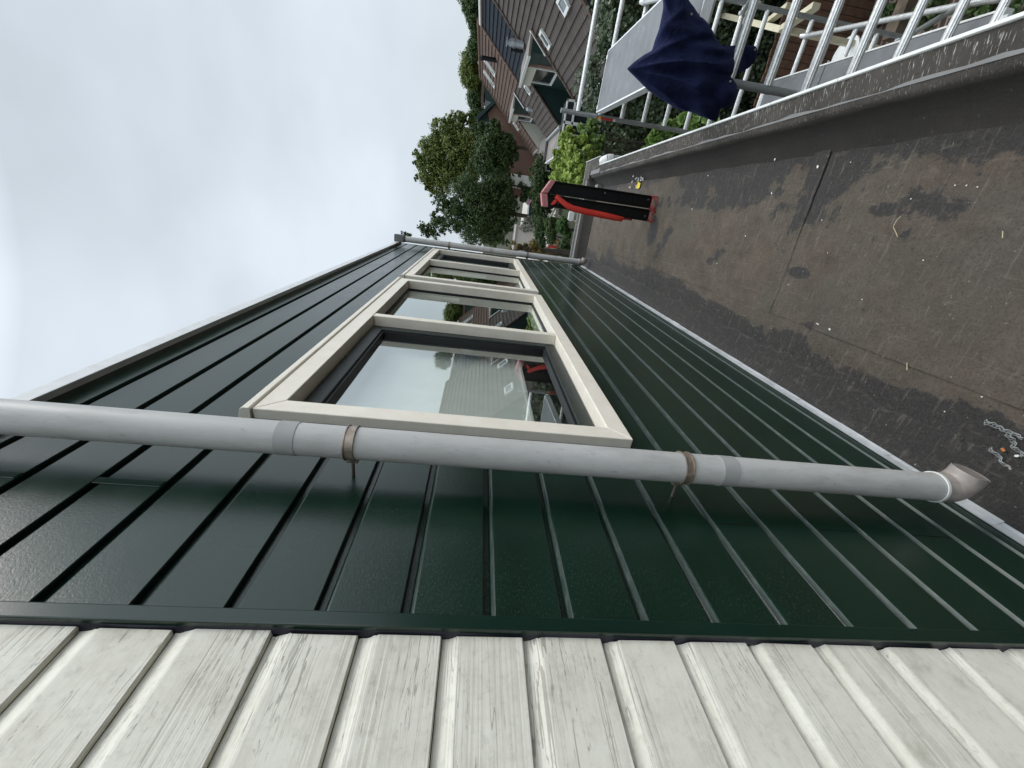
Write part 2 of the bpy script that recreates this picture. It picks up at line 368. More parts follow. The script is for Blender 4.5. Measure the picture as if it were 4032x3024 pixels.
# ------------------------------------------------------------------ the green clad dormer wall
dormer = thing('clad_wall', 'dark green panel-clad dormer wall with two cream windows beside the flat roof', 'wall')
PZ = [2.259 - .1431 * k_ for k_ in range(-3, 16)]     # undersides of the panel joints
Y0, Y1 = .478, 6.34
def groove_profile(za, zb, zs, gap=(.0, -.0145, -.0128, -.0218)):
    """outline (x,z) of the face from zb (top) down to za, with joints at zs"""
    d_in, back, slope = gap[1], gap[2], gap[3]
    pts = [(0, zb)]
    for z in sorted(zs, reverse=True):
        if z + slope - .001 < za or z > zb - .002: continue
        pts += [(0, z + .0015), (-.0015, z), (d_in, z + .001), (d_in, z + back), (-.0115, z + back - .003), (-.0012, z + slope + .0015), (0, z + slope - .001)]
    pts.append((0, za)); return pts
def clad(y0, y1, za, zb):
    p = groove_profile(za, zb, PZ); poly = p + [(-.03, za), (-.03, zb)]
    return poly, y0, y1
mb = MB()
for y0, y1, za, zb in ((Y0, 1.085, .0, 2.80), (5.852, Y1, .0, 2.80), (1.0855, 5.8515, 2.262, 2.80), (1.0855, 5.8515, .0, 1.075)):
    p = groove_profile(za, zb, PZ)
    vs = [(x, y, z) for y in (y0, y1) for x, z in p]; n = len(p)
    for i in range(n - 1):
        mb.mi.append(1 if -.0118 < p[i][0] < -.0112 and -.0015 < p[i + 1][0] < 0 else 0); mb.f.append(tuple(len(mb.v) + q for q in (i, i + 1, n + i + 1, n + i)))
    mb.v += vs
clo = mb.build('cladding', [GREEN, SHEENDUST], dormer)
MB().box(-.35, -.02, .44, 6.34, -.3, 1.07).box(-.35, -.02, .44, 6.34, 2.24, 2.80).box(-.35, -.02, .44, 1.10, 1.071, 2.239).box(-.35, -.02, 5.84, 6.34, 1.071, 2.239).build('wall_core', FOIL, dormer)
MB().box(-.35, .001, 6.341, 6.36, -.3, 2.80).build('end_panel', GREENT, dormer, bevel=.002)
MB().box(-.02, .009, .452, .4785, .0, 2.80).build('corner_trim', GREENT, dormer, bevel=.0025)
mb = MB()
# joint covers where panel lengths meet
for z in (2.259 + .1431 * 0, 2.259 + .1431 * 2): mb.box(-.001, .0014, .765, .785, z - .1431 + .146, z + .1431 - .004)
mb2 = MB()
for kz in (9, 11, 13): 
    z = 2.259 - .1431 * kz; mb2.box(-.001, .0012, .755, .7565, z - .1431 + .002, z - .026)
for kz in (-1, 3, 12, 14):
    z = 2.259 - .1431 * kz; mb2.box(-.001, .0012, 5.905, 5.912, z - .1431 + .002, z - .026)
mb.build('joint_cover', GREENT, dormer, bevel=.0008); mb2.build('joint_gap', RUBBER, dormer)
# roof edge
mb = MB().prism([(-.30, 2.775), (.029, 2.775), (.029, 2.750), (.035, 2.750), (.035, 2.800), (.029, 2.806), (-.30, 2.822)], 1, -.2, 6.40)
mb.build('roof_edge', WHITEALU, dormer, bevel=.002)
# base flashing
mb = MB()
ys = np.linspace(-.6, 6.34, 60)
for i in range(len(ys) - 1):
    o_ = .0012 * math.sin(i * 1.7) + (.002 if i % 9 == 3 else 0)
    mb.prism([(.002, .052), (.006, .054), (.012 + o_, .030), (.028 + o_, .006), (.026, .001), (.002, .001)], 1, ys[i], ys[i + 1] + .0005)
mb.build('base_flashing', ZINC, dormer)

def mitre_frame(mb, y0, y1, z0, z1, w_, x0, x1, wt=None):
    """rectangular ring y0..y1,z0..z1, face width w_, from x0 (back) to x1 (front), mitred corners"""
    O = [(y0, z0), (y1, z0), (y1, z1), (y0, z1)]; wt = wt or w_
    I = [(y0 + w_, z0 + w_), (y1 - w_, z0 + w_), (y1 - w_, z1 - wt), (y0 + w_, z1 - wt)]
    e = .0005
    for i in range(4):
        j = (i + 1) % 4
        d = np.array(O[j]) - np.array(O[i]); d = d / np.linalg.norm(d) * e
        a, b, c_, d_ = np.array(O[i]) + d, np.array(O[j]) - d, np.array(I[j]) - d, np.array(I[i]) + d
        ch = .004
        cin = np.array([(y0 + y1) / 2, (z0 + z1) / 2])
        vs = [(x, p[0], p[1]) for x in (x0, x1) for p in (a, b, c_, d_)]
        mb.add(vs, [(3, 2, 1, 0), (4, 5, 6, 7), (0, 1, 5, 4), (1, 2, 6, 5), (2, 3, 7, 6), (3, 0, 4, 7)])
    return mb

def window(y0, y1, ym, wm, sash_first, sash_second, label):
    wd = MB(); z0, z1 = 1.062, 2.222
    mitre_frame(wd, y0, y1, z0, z1, .068, -.045, .036)
    win = wd.build('window', CREAM, dormer, bevel=.003)
    win['label'] = label
    MB().box(-.045, .034, ym, ym + wm, z0 + .0685, z1 - .0685).build('mullion', CREAM, win, bevel=.003)
    MB().prism([(-.02, 2.226), (.037, 2.2245), (.041, 2.229), (.041, 2.247), (.034, 2.254), (-.02, 2.266)], 1, y0 - .008, y1 + .008).build('head_trim', CREAM, win, bevel=.0015)
    MB().box(-.02, .004, y0 - .012, y0 - .0005, z0 - .006, z1).box(-.02, .004, y0 - .012, y1 + .01, z0 - .012, z0 - .0065).build('foil_seal', FOIL, win)
    bays = ((y0 + .068, ym, sash_first), (ym + wm, y1 - .068, sash_second))
    for a, b, sash in bays:
        za, zb = z0 + .068, z1 - .068
        gk = MB()
        if sash:
            s_ = MB(); mitre_frame(s_, a + .006, b - .006, za + .006, zb - .006, .058, -.075, -.018)
            s_.build('sash', DARKSASH, win, bevel=.004)
            mitre_frame(gk, a + .064, b - .064, za + .064, zb - .064, .010, -.075, -.028); gx = -.052; m_ = .066
        else:
            mitre_frame(gk, a + .0005, b - .0005, za + .0005, zb - .0005, .012, -.06, -.026); gx = -.036; m_ = .004
        gk.build('gasket', RUBBER, win, bevel=.002)
        MB().quad((gx, a + m_, za + m_), (gx, b - m_, za + m_), (gx, b - m_, zb - m_), (gx, a + m_, zb - m_)).build('glass', GLASS, win)
        MB().box(-.12, -.078, a + .002, b - .002, za - .05, za + .035).build('inner_sill', WHITE, win)
    return win
w1 = window(1.082, 3.385, 2.20, .052, True, False, 'nearer cream framed window with dark opening sash beside a fixed pane')
w2 = window(3.532, 5.850, 4.692, .052, False, True, 'farther cream framed window seen almost edge on')
MB().box(-.03, .003, 3.386, 3.5195, 1.05, 2.245).build('window_infill', FOIL, dormer)
# handle seen through the glass
hb = MB(); hb.box(-.10, -.085, 2.15, 2.18, 1.60, 1.66); hb.tube([(-.085, 2.165, 1.64), (-.12, 2.165, 1.64), (-.13, 2.165, 1.62), (-.13, 2.165, 1.52)], .009, 10)
hb.build('handle', ALUG, w1, smooth=True)
# room behind the glass
room = thing('window_room', 'dim room with a pale roller blind behind the nearer cream window', 'room')
rb = MB()
rb.quad((-3, .6, .2), (-3, 6.2, .2), (-3, 6.2, 2.6), (-3, .6, 2.6)); rb.quad((-3, .6, .2), (-.36, .6, .2), (-.36, .6, 2.6), (-3, .6, 2.6))
rb.quad((-3, 6.2, .2), (-.36, 6.2, .2), (-.36, 6.2, 2.6), (-3, 6.2, 2.6)); rb.quad((-3, .6, .2), (-.36, .6, .2), (-.36, 6.2, .2), (-3, 6.2, .2)); rb.quad((-3, .6, 2.6), (-.36, .6, 2.6), (-.36, 6.2, 2.6), (-3, 6.2, 2.6))
rb.quad((-3, 3.44, .2), (-.36, 3.44, .2), (-.36, 3.44, 2.6), (-3, 3.44, 2.6))
rb.build('room_shell', ROOM, room)
MB().box(-.145, -.142, 1.13, 2.20, 1.33, 2.20).build('roller_blind', BLIND, room)
MB().box(-.155, -.132, 1.13, 2.20, 1.315, 1.33).build('blind_rail', WHITE, room, bevel=.003)
MB().box(-.149, -.143, 5.0, 5.9, 1.5, 2.20).box(-.149, -.143, 3.53, 4.62, 1.75, 2.2).build('window_shade', BLIND, room)

# ------------------------------------------------------------------ white wooden boards of the neighbour
wz = [2.84, 2.70, 2.565, 2.43, 2.297, 2.162, 2.027, 1.882, 1.747, 1.612, 1.474, 1.335, 1.199, 1.060, .929, .798, .660, .519, .385, .25, .11]
wall2 = thing('boarded_wall', 'weathered white wooden board wall with peeling paint left of the green cladding', 'wall')
mb = MB(); rnd = random.Random(3)
YA = -3.0
for i in range(len(wz) - 1):
    zt, zb = wz[i], wz[i + 1]        # joint heights: the board's top (under the upper board) and bottom edge
    prof = [(-.0095, zt - .001), (-.0092, zt - .006), (-.0078, zt - .012), (-.0052, zt - .0185), (-.0022, zt - .0245), (-.0006, zt - .0285), (0, zt - .032), (0, zb + .0022), (-.0018, zb + .0005), (-.0095, zb)]
    yend0 = .4475 + rnd.uniform(-.0016, .0022)
    # ragged sawn end
    cols = [YA, 0.0, .30, .40]; n = len(prof)
    vs = []
    for y in cols: vs += [(x - .004, y, z) for x, z in prof]
    for j, (x, z) in enumerate(prof):
        cut = yend0 + rnd.uniform(-.0012, .0012)
        vs.append((x - .004, cut, z))
    nc = len(cols) + 1
    fs = [(c_ * n + j, c_ * n + j + 1, (c_ + 1) * n + j + 1, (c_ + 1) * n + j) for c_ in range(nc - 1) for j in range(n - 1)]
    # end cap thickness
    o = len(vs); vs += [(-.03, vs[(nc - 1) * n + j][1], prof[j][1]) for j in range(n)]
    fs += [((nc - 1) * n + j, (nc - 1) * n + j + 1, o + j + 1, o + j) for j in range(n - 1)]
    mb.add(vs, fs)
mb.build('board_cladding', WOOD, wall2)
MB().box(-.35, -.0335, YA, .4395, 0, 2.84).build('wall_core', FOIL, wall2)
# foil strip wobbling in the gap
mb = MB(); zz = np.linspace(.1, 2.8, 120); prev = None
for z in zz:
    a = (-.012 + .004 * math.sin(z * 31) * math.sin(z * 7), .4478, z); b = (.0035 + .003 * math.sin(z * 23 + 1), .4535, z)
    if prev: mb.quad(prev[0], prev[1], b, a)
    prev = (a, b)
mb.build('foil_strip', FOIL, wall2, smooth=True)

# ------------------------------------------------------------------ flat roof and parapet
roof = thing('flat_roof', 'flat roof', 'roof', kind='structure')
mb = MB(); gx = np.linspace(-.35, 1.20, 40); gy = np.linspace(-3.0, 6.9, 200)
vs = [(x, y, .0035 * math.sin(x * 5 + y * 1.3) * math.sin(y * 2.1) + .0015 * math.sin(17 * y + 5 * x) - .0035) for y in gy for x in gx]
n = len(gx); fs = [(j * n + i, j * n + i + 1, (j + 1) * n + i + 1, (j + 1) * n + i) for j in range(len(gy) - 1) for i in range(n - 1)]
mb.add(vs, fs); roofo = mb.build('roof_membrane', BIT, roof, smooth=True)
# welded laps of the membrane
rn = random.Random(5)
def lap(p, q, wd_, h=.0018, seed=1):
    mb = MB(); p = Vector(p); q = Vector(q); d = (q - p); L = d.length; d.normalize(); s_ = Vector((-d.y, d.x, 0)); N = max(8, int(L / .05)); r = random.Random(seed)
    pr = None
    for i in range(N + 1):
        c = p + d * L * i / N; j = r.uniform(-.0035, .0035)
        cs = [c + s_ * (j), c + s_ * (j + .004), c + s_ * wd_]
        zz_ = [.0, h, .0008]
        row = [(a.x, a.y, .0008 + b_) for a, b_ in zip(cs, zz_)]
        if pr:
            for m_ in range(2): mb.quad(pr[m_], pr[m_ + 1], row[m_ + 1], row[m_])
        pr = row
    return mb
mbl = lap((.405, -1, 0), (.42, 2.07, 0), .09, seed=2)
for l2 in (lap((.42, 2.08, 0), (.425, 6.1, 0), .09, seed=3), lap((.40, 2.075, 0), (1.12, 2.095, 0), .10, seed=4)): mbl.add(l2.v, l2.f)
mbl.build('membrane_lap', BIT, roof)
# strip of old dressing against the wall
mb = MB(); ys = np.linspace(-1, 6.35, 130); pr = None
for i, y in enumerate(ys):
    wv = .012 * math.sin(i * .9) + .010 * math.sin(i * 2.3); row = [(.018, y, .022), (.06, y, .010), (.155 + wv, y, .004), (.165 + wv, y, -.003)]
    if pr:
        for j in range(3): mb.quad(pr[j], pr[j + 1], row[j + 1], row[j])
    pr = row
mb.build('wall_upstand', BIT, roof, smooth=True)

par = thing('parapet', 'low dark bitumen-covered parapet with white metal edge round the flat roof', 'parapet')
mb = MB(); P = [(1.105, -.006), (1.124, .004), (1.165, .040), (1.186, .058), (1.190, .066), (1.198, .072), (1.212, .110), (1.222, .134), (1.232, .142), (1.262, .151), (1.336, .168)]
ys = np.linspace(-3, 5.84, 90)
rows = []
for i, y in enumerate(ys):
    wv = .0025 * math.sin(i * .8) + .002 * math.sin(i * 2.1 + 1)
    rows.append([(x + (wv if 2 < j < 9 else 0), y, z + (wv * .6 if j > 2 else 0)) for j, (x, z) in enumerate(P)])
n = len(P); vs = [p for r in rows for p in r]; mb.add(vs, [(i * n + j, i * n + j + 1, (i + 1) * n + j + 1, (i + 1) * n + j) for i in range(len(rows) - 1) for j in range(n - 1)])
mb.build('parapet_cover', PARA, par, smooth=True)
# far stretch, wider, then the return along the far edge
P2 = P[:-1] + [(1.336, .168), (1.432, .182)]
mb = MB(); n = len(P2)
vs = [(x, y, z) for y in (5.842, 6.40) for x, z in P2]; mb.add(vs, [(j, j + 1, n + j + 1, n + j) for j in range(n - 1)])
F = [(6.78, -.006), (6.62, .0)]
def mit(o): return 1.124 + o
# return: profile along x at y rising outward from 6.28 to 6.62 (corner mitred)
Pr = [(6.36 - .0, .0), (6.40, .035), (6.425, .060), (6.45, .115), (6.47, .140), (6.60, .165)]
Pr = [(6.33, -.005), (6.36, .03), (6.39, .062), (6.41, .11), (6.43, .14), (6.61, .172)]
n = len(Pr)
vs = [(x, y, z) for x in (-.9, .3, .9, 1.15) for y, z in Pr] + [(1.435 if z > .16 else 1.15 + (z * 1.1), y, z) for y, z in Pr]
mb.add(vs, [(c_ * n + j, c_ * n + j + 1, (c_ + 1) * n + j + 1, (c_ + 1) * n + j) for c_ in range(4) for j in range(n - 1)])
mb.box(1.20, 1.43, 6.33, 6.605, .0, .1705)
mb.build('parapet_return', PARA, par, smooth=True)
MB().box(1.25, 1.338, -3, 5.84, -.5, .150).box(1.25, 1.43, 5.842, 6.60, -.5, .160).box(-.9, 1.43, 6.45, 6.605, -.5, .158).build('parapet_core', simple('fascia_grey', (.16, .155, .15), .7), par)
tr = MB()
yy = [-3, .55, 1.985, 2.42, 5.84]
for a, b in zip(yy[:-1], yy[1:]): tr.prism([(1.334, .120), (1.334, .172), (1.3365, .1775), (1.3465, .1785), (1.3490, .174), (1.3490, .120)], 1, a + .002, b - .001)
tr.build('edge_trim', TRIMW, par, bevel=.0012)
t2 = MB().box(1.431, 1.441, 5.835, 6.612, .13, .190).box(1.3495, 1.4405, 5.828, 5.8345, .10, .186)
t2.box(-.9, 1.4305, 6.606, 6.614, .13, .180); t2.build('return_trim', simple('trim_grey_white', (.50, .50, .48), .5, var=.25), par, bevel=.0012)

# gully pipe standing outside the parapet notch
duct = thing('vent_pipe', 'short light grey pipe with angled white top behind the parapet corner', 'pipe')
c0 = np.array([1.455, 5.60, 0]); 
MB().tube([(1.41, 5.735, -.9), (1.41, 5.735, .055)], .052, 24).build('pipe', PIPE, duct, smooth=True)
MB().tube([(1.41, 5.735, .05), (1.41, 5.735, .085), (1.404, 5.742, .105)], .058, 24).build('collar', TRIMW, duct, smooth=True)
MB().tube([(1.404, 5.742, .105), (1.385, 5.765, .150), (1.37, 5.79, .165)], [.057, .052, .046], 24).build('cap', TRIMW, duct, smooth=True)

# ------------------------------------------------------------------ downpipes
def ring(mb, c, z0, z1, r, n=32, t=.004):
    vs = []
    for rr, z in ((r, z0), (r + t, z0), (r + t, z1), (r, z1)):
        vs += [(c[0] + rr * math.cos(2 * math.pi * i / n), c[1] + rr * math.sin(2 * math.pi * i / n), z) for i in range(n)]
    mb.add(vs, [(a * n + i, a * n + (i + 1) % n, ((a + 1) % 4) * n + (i + 1) % n, ((a + 1) % 4) * n + i) for a in range(4) for i in range(n)])
def downpipe(cx, cy, ztop, zbot, clamps, joints, label, elbow_dir):
    d = thing('downpipe', label, 'downpipe', 'grey downpipes on the green wall')
    R_ = .0395
    MB().tube([(cx, cy, zbot), (cx, cy, ztop)], R_, 40).build('pipe', PIPE, d, smooth=True)
    for z in joints:
        m_ = MB(); ring(m_, (cx, cy), z - .022, z + .022, R_ - .001, 40, .0022); m_.build('joint_sleeve', PIPEOLD, d, smooth=True)
    for z in clamps:
        m_ = MB(); ring(m_, (cx, cy), z - .0095, z + .0095, R_, 40, .0016)
        ring(m_, (cx, cy), z - .0118, z - .0092, R_ + .001, 40, .0032); ring(m_, (cx, cy), z + .0092, z + .0118, R_ + .001, 40, .0032)
        cl = m_.build('clamp', GALV, d, smooth=True)
        MB().box(cx - R_ - .016, cx - R_ + .004, cy - .007, cy + .007, z - .014, z + .014).build('clamp_lug', GALV, cl, bevel=.002)
        MB().tube([(cx - R_ - .010, cy, z), (.000, cy, z)], .0045, 10).tube([(cx - R_ - .008, cy - .011, z), (cx - R_ - .008, cy + .011, z)], .004, 8).build('stud', BOLT, cl, smooth=True)
    e = Vector(elbow_dir).normalized(); p0 = Vector((cx, cy, zbot)); pts = []
    for t in range(9):
        a = t / 8 * RAD(86); pts.append(p0 + Vector((0, 0, -1)) * (.050 * math.sin(a) + .022 * (t > 0)) + e * (.050 * (1 - math.cos(a))))
    dd = (pts[-1] - pts[-2]).normalized(); pts.append(pts[-1] + dd * .014)
    pts = [p0 + Vector((0, 0, .006))] + pts
    eb = MB(); eb.tube(pts, [.0425] + [.0425] * (len(pts) - 1), 36, caps=False); eb.tube([pts[-1] - dd * .001, pts[-2]], [.038, .038], 36); o_ = eb.build('elbow', ELBOW, d, smooth=True)
    m_ = MB(); ring(m_, (cx, cy), zbot + .004, zbot + .012, R_ + .001, 40, .0032); m_.build('elbow_rim', TRIMW, d, smooth=True)
    return d
dp1 = downpipe(.095, .853, 2.78, .252, (1.872, 1.022), (2.016, .905), 'near grey downpipe crossing the whole green wall, with weathered brown elbow', (1, -.05, 0))
dp2 = downpipe(.095, 5.98, 2.66, .165, (2.042, .93), (1.45,), 'far thin-looking grey downpipe at the end of the green wall', (1, -.05, 0))
for d_, y in ((dp1, .853), (dp2, 5.98)):
    zh = 2.76 if y < 1 else 2.66
    MB().box(.05, .145, y - .055, y + .055, zh, zh + .13).tube([(.095, y, zh - .02), (.095, y, zh + .04)], .043, 24).build('hopper', simple('dark_zinc', (.12, .125, .12), .5, var=.2), d_, bevel=.004)

# ------------------------------------------------------------------ scaffold tower
SA = np.array([.994 + .66, 3.27]); SB = np.array([1.186 + .66, 5.80])       # near posts of the two end frames
AL = (SB - SA) / np.linalg.norm(SB - SA); AC = np.array([AL[1], -AL[0]])    # along the platform / across
def SP(fr, acr, z, alo=0.0):
    b = (SA if fr == 0 else SB) + AC * acr + AL * alo; return (b[0], b[1], z)
scaf = thing('scaffold_tower', 'silver aluminium scaffold tower with grey platforms standing beyond the parapet', 'scaffold')
RZ = [.58 - .28 * i for i in range(0, 20)]
GZ = -5.0
for fr in (0, 1):
    f_ = thing('end_frame'); f_.parent = scaf
    for acr in (0, 1.28):
        top = (.66 if fr == 0 else .79)
        MB().tube([SP(fr, acr, GZ + .02), SP(fr, acr, top)], .0255, 24).build('post', ALUG, f_, smooth=True)
        if acr == 0 and fr == 1: MB().tube([SP(fr, acr, .735), SP(fr, acr, .755)], .029, 24).build('post_collar', ALUG, f_, smooth=True)
    for i, z in enumerate(RZ):
        if fr == 0 and i == 0: continue
        big = .0285 if fr == 0 else .0255
        MB().tube([SP(fr, .018, z), SP(fr, 1.262, z)], big, 48, ribs=12, ribd=.10).build('rung', ALU, f_, smooth=True)
        MB().tube([SP(fr, .0, z - .03), SP(fr, .0, z + .03)], .0275, 20).build('weld_sleeve', ALUG, f_, smooth=True) if fr == 0 and 3 <= i <= 5 else None
def platform(z, a0, wd_, hatch, label=None):
    pf = thing('platform'); pf.parent = scaf
    if label: pf['label'] = label
    def Q(l, a, zz):
        b = SA + AL * l + AC * a; return (b[0], b[1], zz)
    L0, L1 = -.02, 2.50
    def slab(mb, l0, l1, c0, c1, z0, z1):
        ct = np.array(Q((l0 + l1) / 2, (c0 + c1) / 2, (z0 + z1) / 2)); mb.obox(ct, np.array([*AL, 0]) * (l1 - l0) / 2, np.array([*AC, 0]) * (c1 - c0) / 2, (0, 0, (z1 - z0) / 2))
    m_ = MB()
    if hatch:
        slab(m_, L0, 1.55, a0 + .02, a0 + wd_ - .02, z - .012, z); m_.build('deck', DECK, pf)
        m_ = MB(); slab(m_, 1.562, L1, a0 + .02, a0 + wd_ - .02, z - .012, z); m_.build('deck', DECK, pf)
        m_ = MB()
        slab(m_, L0, 1.5, a0 + .36, a0 + .40, z + .001, z + .030); m_.build('deck_rail', ALUG, pf, bevel=.003)
    else:
        slab(m_, L0, L1, a0 + .015, a0 + wd_ - .015, z - .012, z); m_.build('deck', DECK, pf)
    e_ = MB(); slab(e_, L0, L1, a0, a0 + .0148, z - .075, z + .004); slab(e_, L0, L1, a0 + wd_ - .0148, a0 + wd_, z - .075, z + .004)
    slab(e_, L0 - .015, L0 - .0005, a0, a0 + wd_, z - .06, z + .003); slab(e_, L1 + .0005, L1 + .015, a0, a0 + wd_, z - .06, z + .003)
    e_.build('edge_frame', WHITEALU if not hatch else TRIMW, pf, bevel=.002)
    for l in (L0 - .02, L1 + .02):
        for a in (a0 + .06, a0 + wd_ - .06): h_ = MB(); h_.obox(Q(l, a, z - .02), np.array([*AL, 0]) * .03, np.array([*AC, 0]) * .018, (0, 0, .022)); h_.build('hook', TRIMW, pf, bevel=.003)
platform(.355, .03, .61, False); platform(-1.655, .03, .61, True, 'lower platform with a hatch')
def brace(a, b, r, m_): 
    a = Vector(a); b = Vector(b); d = (b - a).normalized(); o = MB().tube([a, b], r, 20).build('brace', m_, scaf, smooth=True)
    for p, s_ in ((a, 1), (b, -1)):
        MB().tube([p - d * s_ * .03 + Vector((0, 0, .03)), p + d * s_ * .02, p + d * s_ * .11], [.022, .030, .026], 16).build('brace_hook', ALU, o, smooth=True)
brace(pY(3168, 142, 5.72), pY(3960, -14, 3.35), .0225, ALU)
brace(pY(3500, 185, 5.72), pY(3800, 12, 3.5), .022, ALUG)
brace(pY(2924, 52, 5.72), pY(3010, -90, 3.6), .022, ALUG)
brace(pY(2535, 10, 5.72), pY(2640, -14, 4.6), .022, ALU)
# red and yellow warning sticker on the far near-side post
st = MB()
def postpt(z, ang, r=.0262): 
    return (SB[0] + r * math.cos(ang), SB[1] + r * math.sin(ang), z)
def sticker(z0, z1, a0, a1, mat, nm):
    m_ = MB(); N = 8
    for i in range(N):
        t0 = a0 + (a1 - a0) * i / N; t1 = a0 + (a1 - a0) * (i + 1) / N
        m_.quad(postpt(z0, t0), postpt(z0, t1), postpt(z1, t1), postpt(z1, t0))
    return m_.build(nm, mat, scaf, smooth=True)
RED = simple('sticker_red', (.42, .02, .025), .5, var=.2, scale=60)
YEL = simple('sticker_yellow', (.75, .42, .04), .5, var=.1)
sticker(.13, .335, RAD(185), RAD(262), RED, 'warning_sticker')
st2 = sticker(.285, .32, RAD(186), RAD(261), YEL, 'sticker_band')
st2.scale = (1, 1, 1)
for v_ in st2.data.vertices: v_.co.x -= .0004; v_.co.y -= .0006
sticker(.10, .129, RAD(185), RAD(262), WHITE, 'sticker_end')

# ------------------------------------------------------------------ jacket draped over the near post
k = NT('navy_cotton', .92, .15)
wv = k.noise(700, (1, 1, 1), 2); k.color(k.ramp(k.noise(9, (1, 1, 1), 5, .65), [(.3, (.0035, .0045, .019)), (.7, (.008, .011, .042))]))
k.bump(k.math('ADD', k.math('MULTIPLY', wv, .25), k.math('ADD', k.noise(60, (1, 1, 1), 4, .6), k.math('MULTIPLY', k.noise(13, (1, 1, 1), 3, .5, 1.2), 5.0))), .55, .006)
k.b.inputs['Sheen Weight'].default_value = .10; k.b.inputs['Sheen Roughness'].default_value = .5; k.b.inputs['Sheen Tint'].default_value = (.25, .35, .9, 1)
NAVY = k.m
OUTL = [(2467, 271), (2500, 241), (2535, 216), (2567, 199), (2578, 160), (2594, 118), (2604, 70), (2612, 27), (2607, -30), (2650, -60), (2690, -50), (2715, 5), (2735, 30), (2748, 52), (2772, 72), (2793, 95), (2815, 138), (2842, 180), (2875, 180), (2906, 178), (2945, 177), (2978, 180), (2983, 200), (2979, 228), (2966, 250), (2951, 266), (2930, 279), (2905, 290), (2880, 299), (2894, 318), (2904, 346), (2903, 375), (2898, 402), (2880, 422), (2858, 428), (2836, 425), (2832, 450), (2828, 470), (2820, 479), (2800, 474), (2779, 466), (2755, 456), (2735, 446), (2715, 440), (2689, 438), (2660, 426), (2634, 411), (2592, 384), (2553, 357), (2508, 312)]
def resample(P_, n_):
    P_ = np.array(P_, float); Q_ = np.vstack([P_, P_[:1]]); s_ = np.r_[0, np.cumsum(np.linalg.norm(np.diff(Q_, axis=0), axis=1))]
    t = np.linspace(0, s_[-1], n_, endpoint=False); return np.c_[np.interp(t, s_, Q_[:, 0]), np.interp(t, s_, Q_[:, 1])]
def folds(u, v):
    """offset towards the viewer (m): sharp folds fanning out from the peak plus soft sags"""
    du, dv = u - 2467, v - 271; r = math.hypot(du, dv) / 400; a = math.atan2(dv, du)
    s1 = abs(((a * 2.7 + .30 + .15 * math.sin(r * 5)) % 1.0) - .5) * 2
    s2 = math.sin(a * 17 + 1.6 * math.sin(r * 4.2))
    s3 = math.sin(u * .018 + v * .031 + 2 * math.sin(u * .011)) * math.sin(v * .024 - u * .009)
    near = min(1, r * 3)
    low = min(1, max(0, (r - .45) / .5)); s4 = math.sin(u * .035 - v * .05 + 1.2 * math.sin(v * .02)) * math.sin(u * .022 + v * .04)
    return near * (.056 * (s1 ** 1.7) * (1 - .5 * low) + .008 * s2) * (.50 + r) + .034 * s3 * min(1, r * 1.2) + .030 * low * s4
jk = thing('jacket', 'dark navy work jacket hanging over the scaffold post', 'jacket')
def jacket_mesh():
    N, Mr = 150, 34; O = resample(OUTL, N); ctr = np.array([2715., 262.]); v_ = []; f_ = []
    for side in (0, 1):
        for j in range(Mr + 1):
            t = j / Mr
            for i in range(N):
                q = ctr + (O[i] - ctr) * t; u, vv = q
                bulge = math.sqrt(max(0, 1 - t ** 2.6))
                rel = min(1, max(0, (u - 2845) / 90)) * min(1, max(0, (330 - vv) / 60))
                Yb = 3.235 + .20 * rel - .03 * min(1, max(0, (2520 - u) / 60))
                Y = Yb - (bulge * .115 + folds(u, vv) * (1 - .55 * t ** 8)) * (1 - .6 * rel) if side == 0 else Yb + .055 * bulge + .010 + .02 * math.sin(u * .02 + vv * .03)
                v_.append(tuple(pY(u, vv, Y)))
    M1 = Mr + 1; S = M1 * N
    for side in (0, 1):
        o = side * S
        for j in range(1, M1 - 1 + 0):
            for i in range(N):
                a = o + j * N + i; b = o + j * N + (i + 1) % N; c_ = b + N; d_ = a + N; f_.append((a, b, c_, d_) if side else (a, d_, c_, b))
        # centre fan
        v_.append(v_[o]); ce = len(v_) - 1
        for i in range(N): f_.append((ce, o + N + (i + 1) % N, o + N + i) if side else (ce, o + N + i, o + N + (i + 1) % N))
    for i in range(N):
        a = Mr * N + i; b = Mr * N + (i + 1) % N; f_.append((a, S + a, S + b, b))
    m_ = MB(); m_.add(v_, f_); o = m_.build('fabric', NAVY, jk, smooth=True)
    o.modifiers.clear(); md = o.modifiers.new('sub', 'SUBSURF'); md.levels = 1; md.render_levels = 1
jacket_mesh()
for q in ((2973, 196), (2723, 57), (2876, 321)):
    c_ = pY(*q, 3.18 if q[0] < 2800 or q[1] > 300 else 3.40); d = Vector(CAM) - Vector(c_); d.normalize(); c_ = Vector(c_) + d * (.02)
    MB().tube([c_, c_ + d * .004, c_ + d * .006], [.0075, .007, .003], 14).build('snap_button', BOLT, jk, smooth=True)

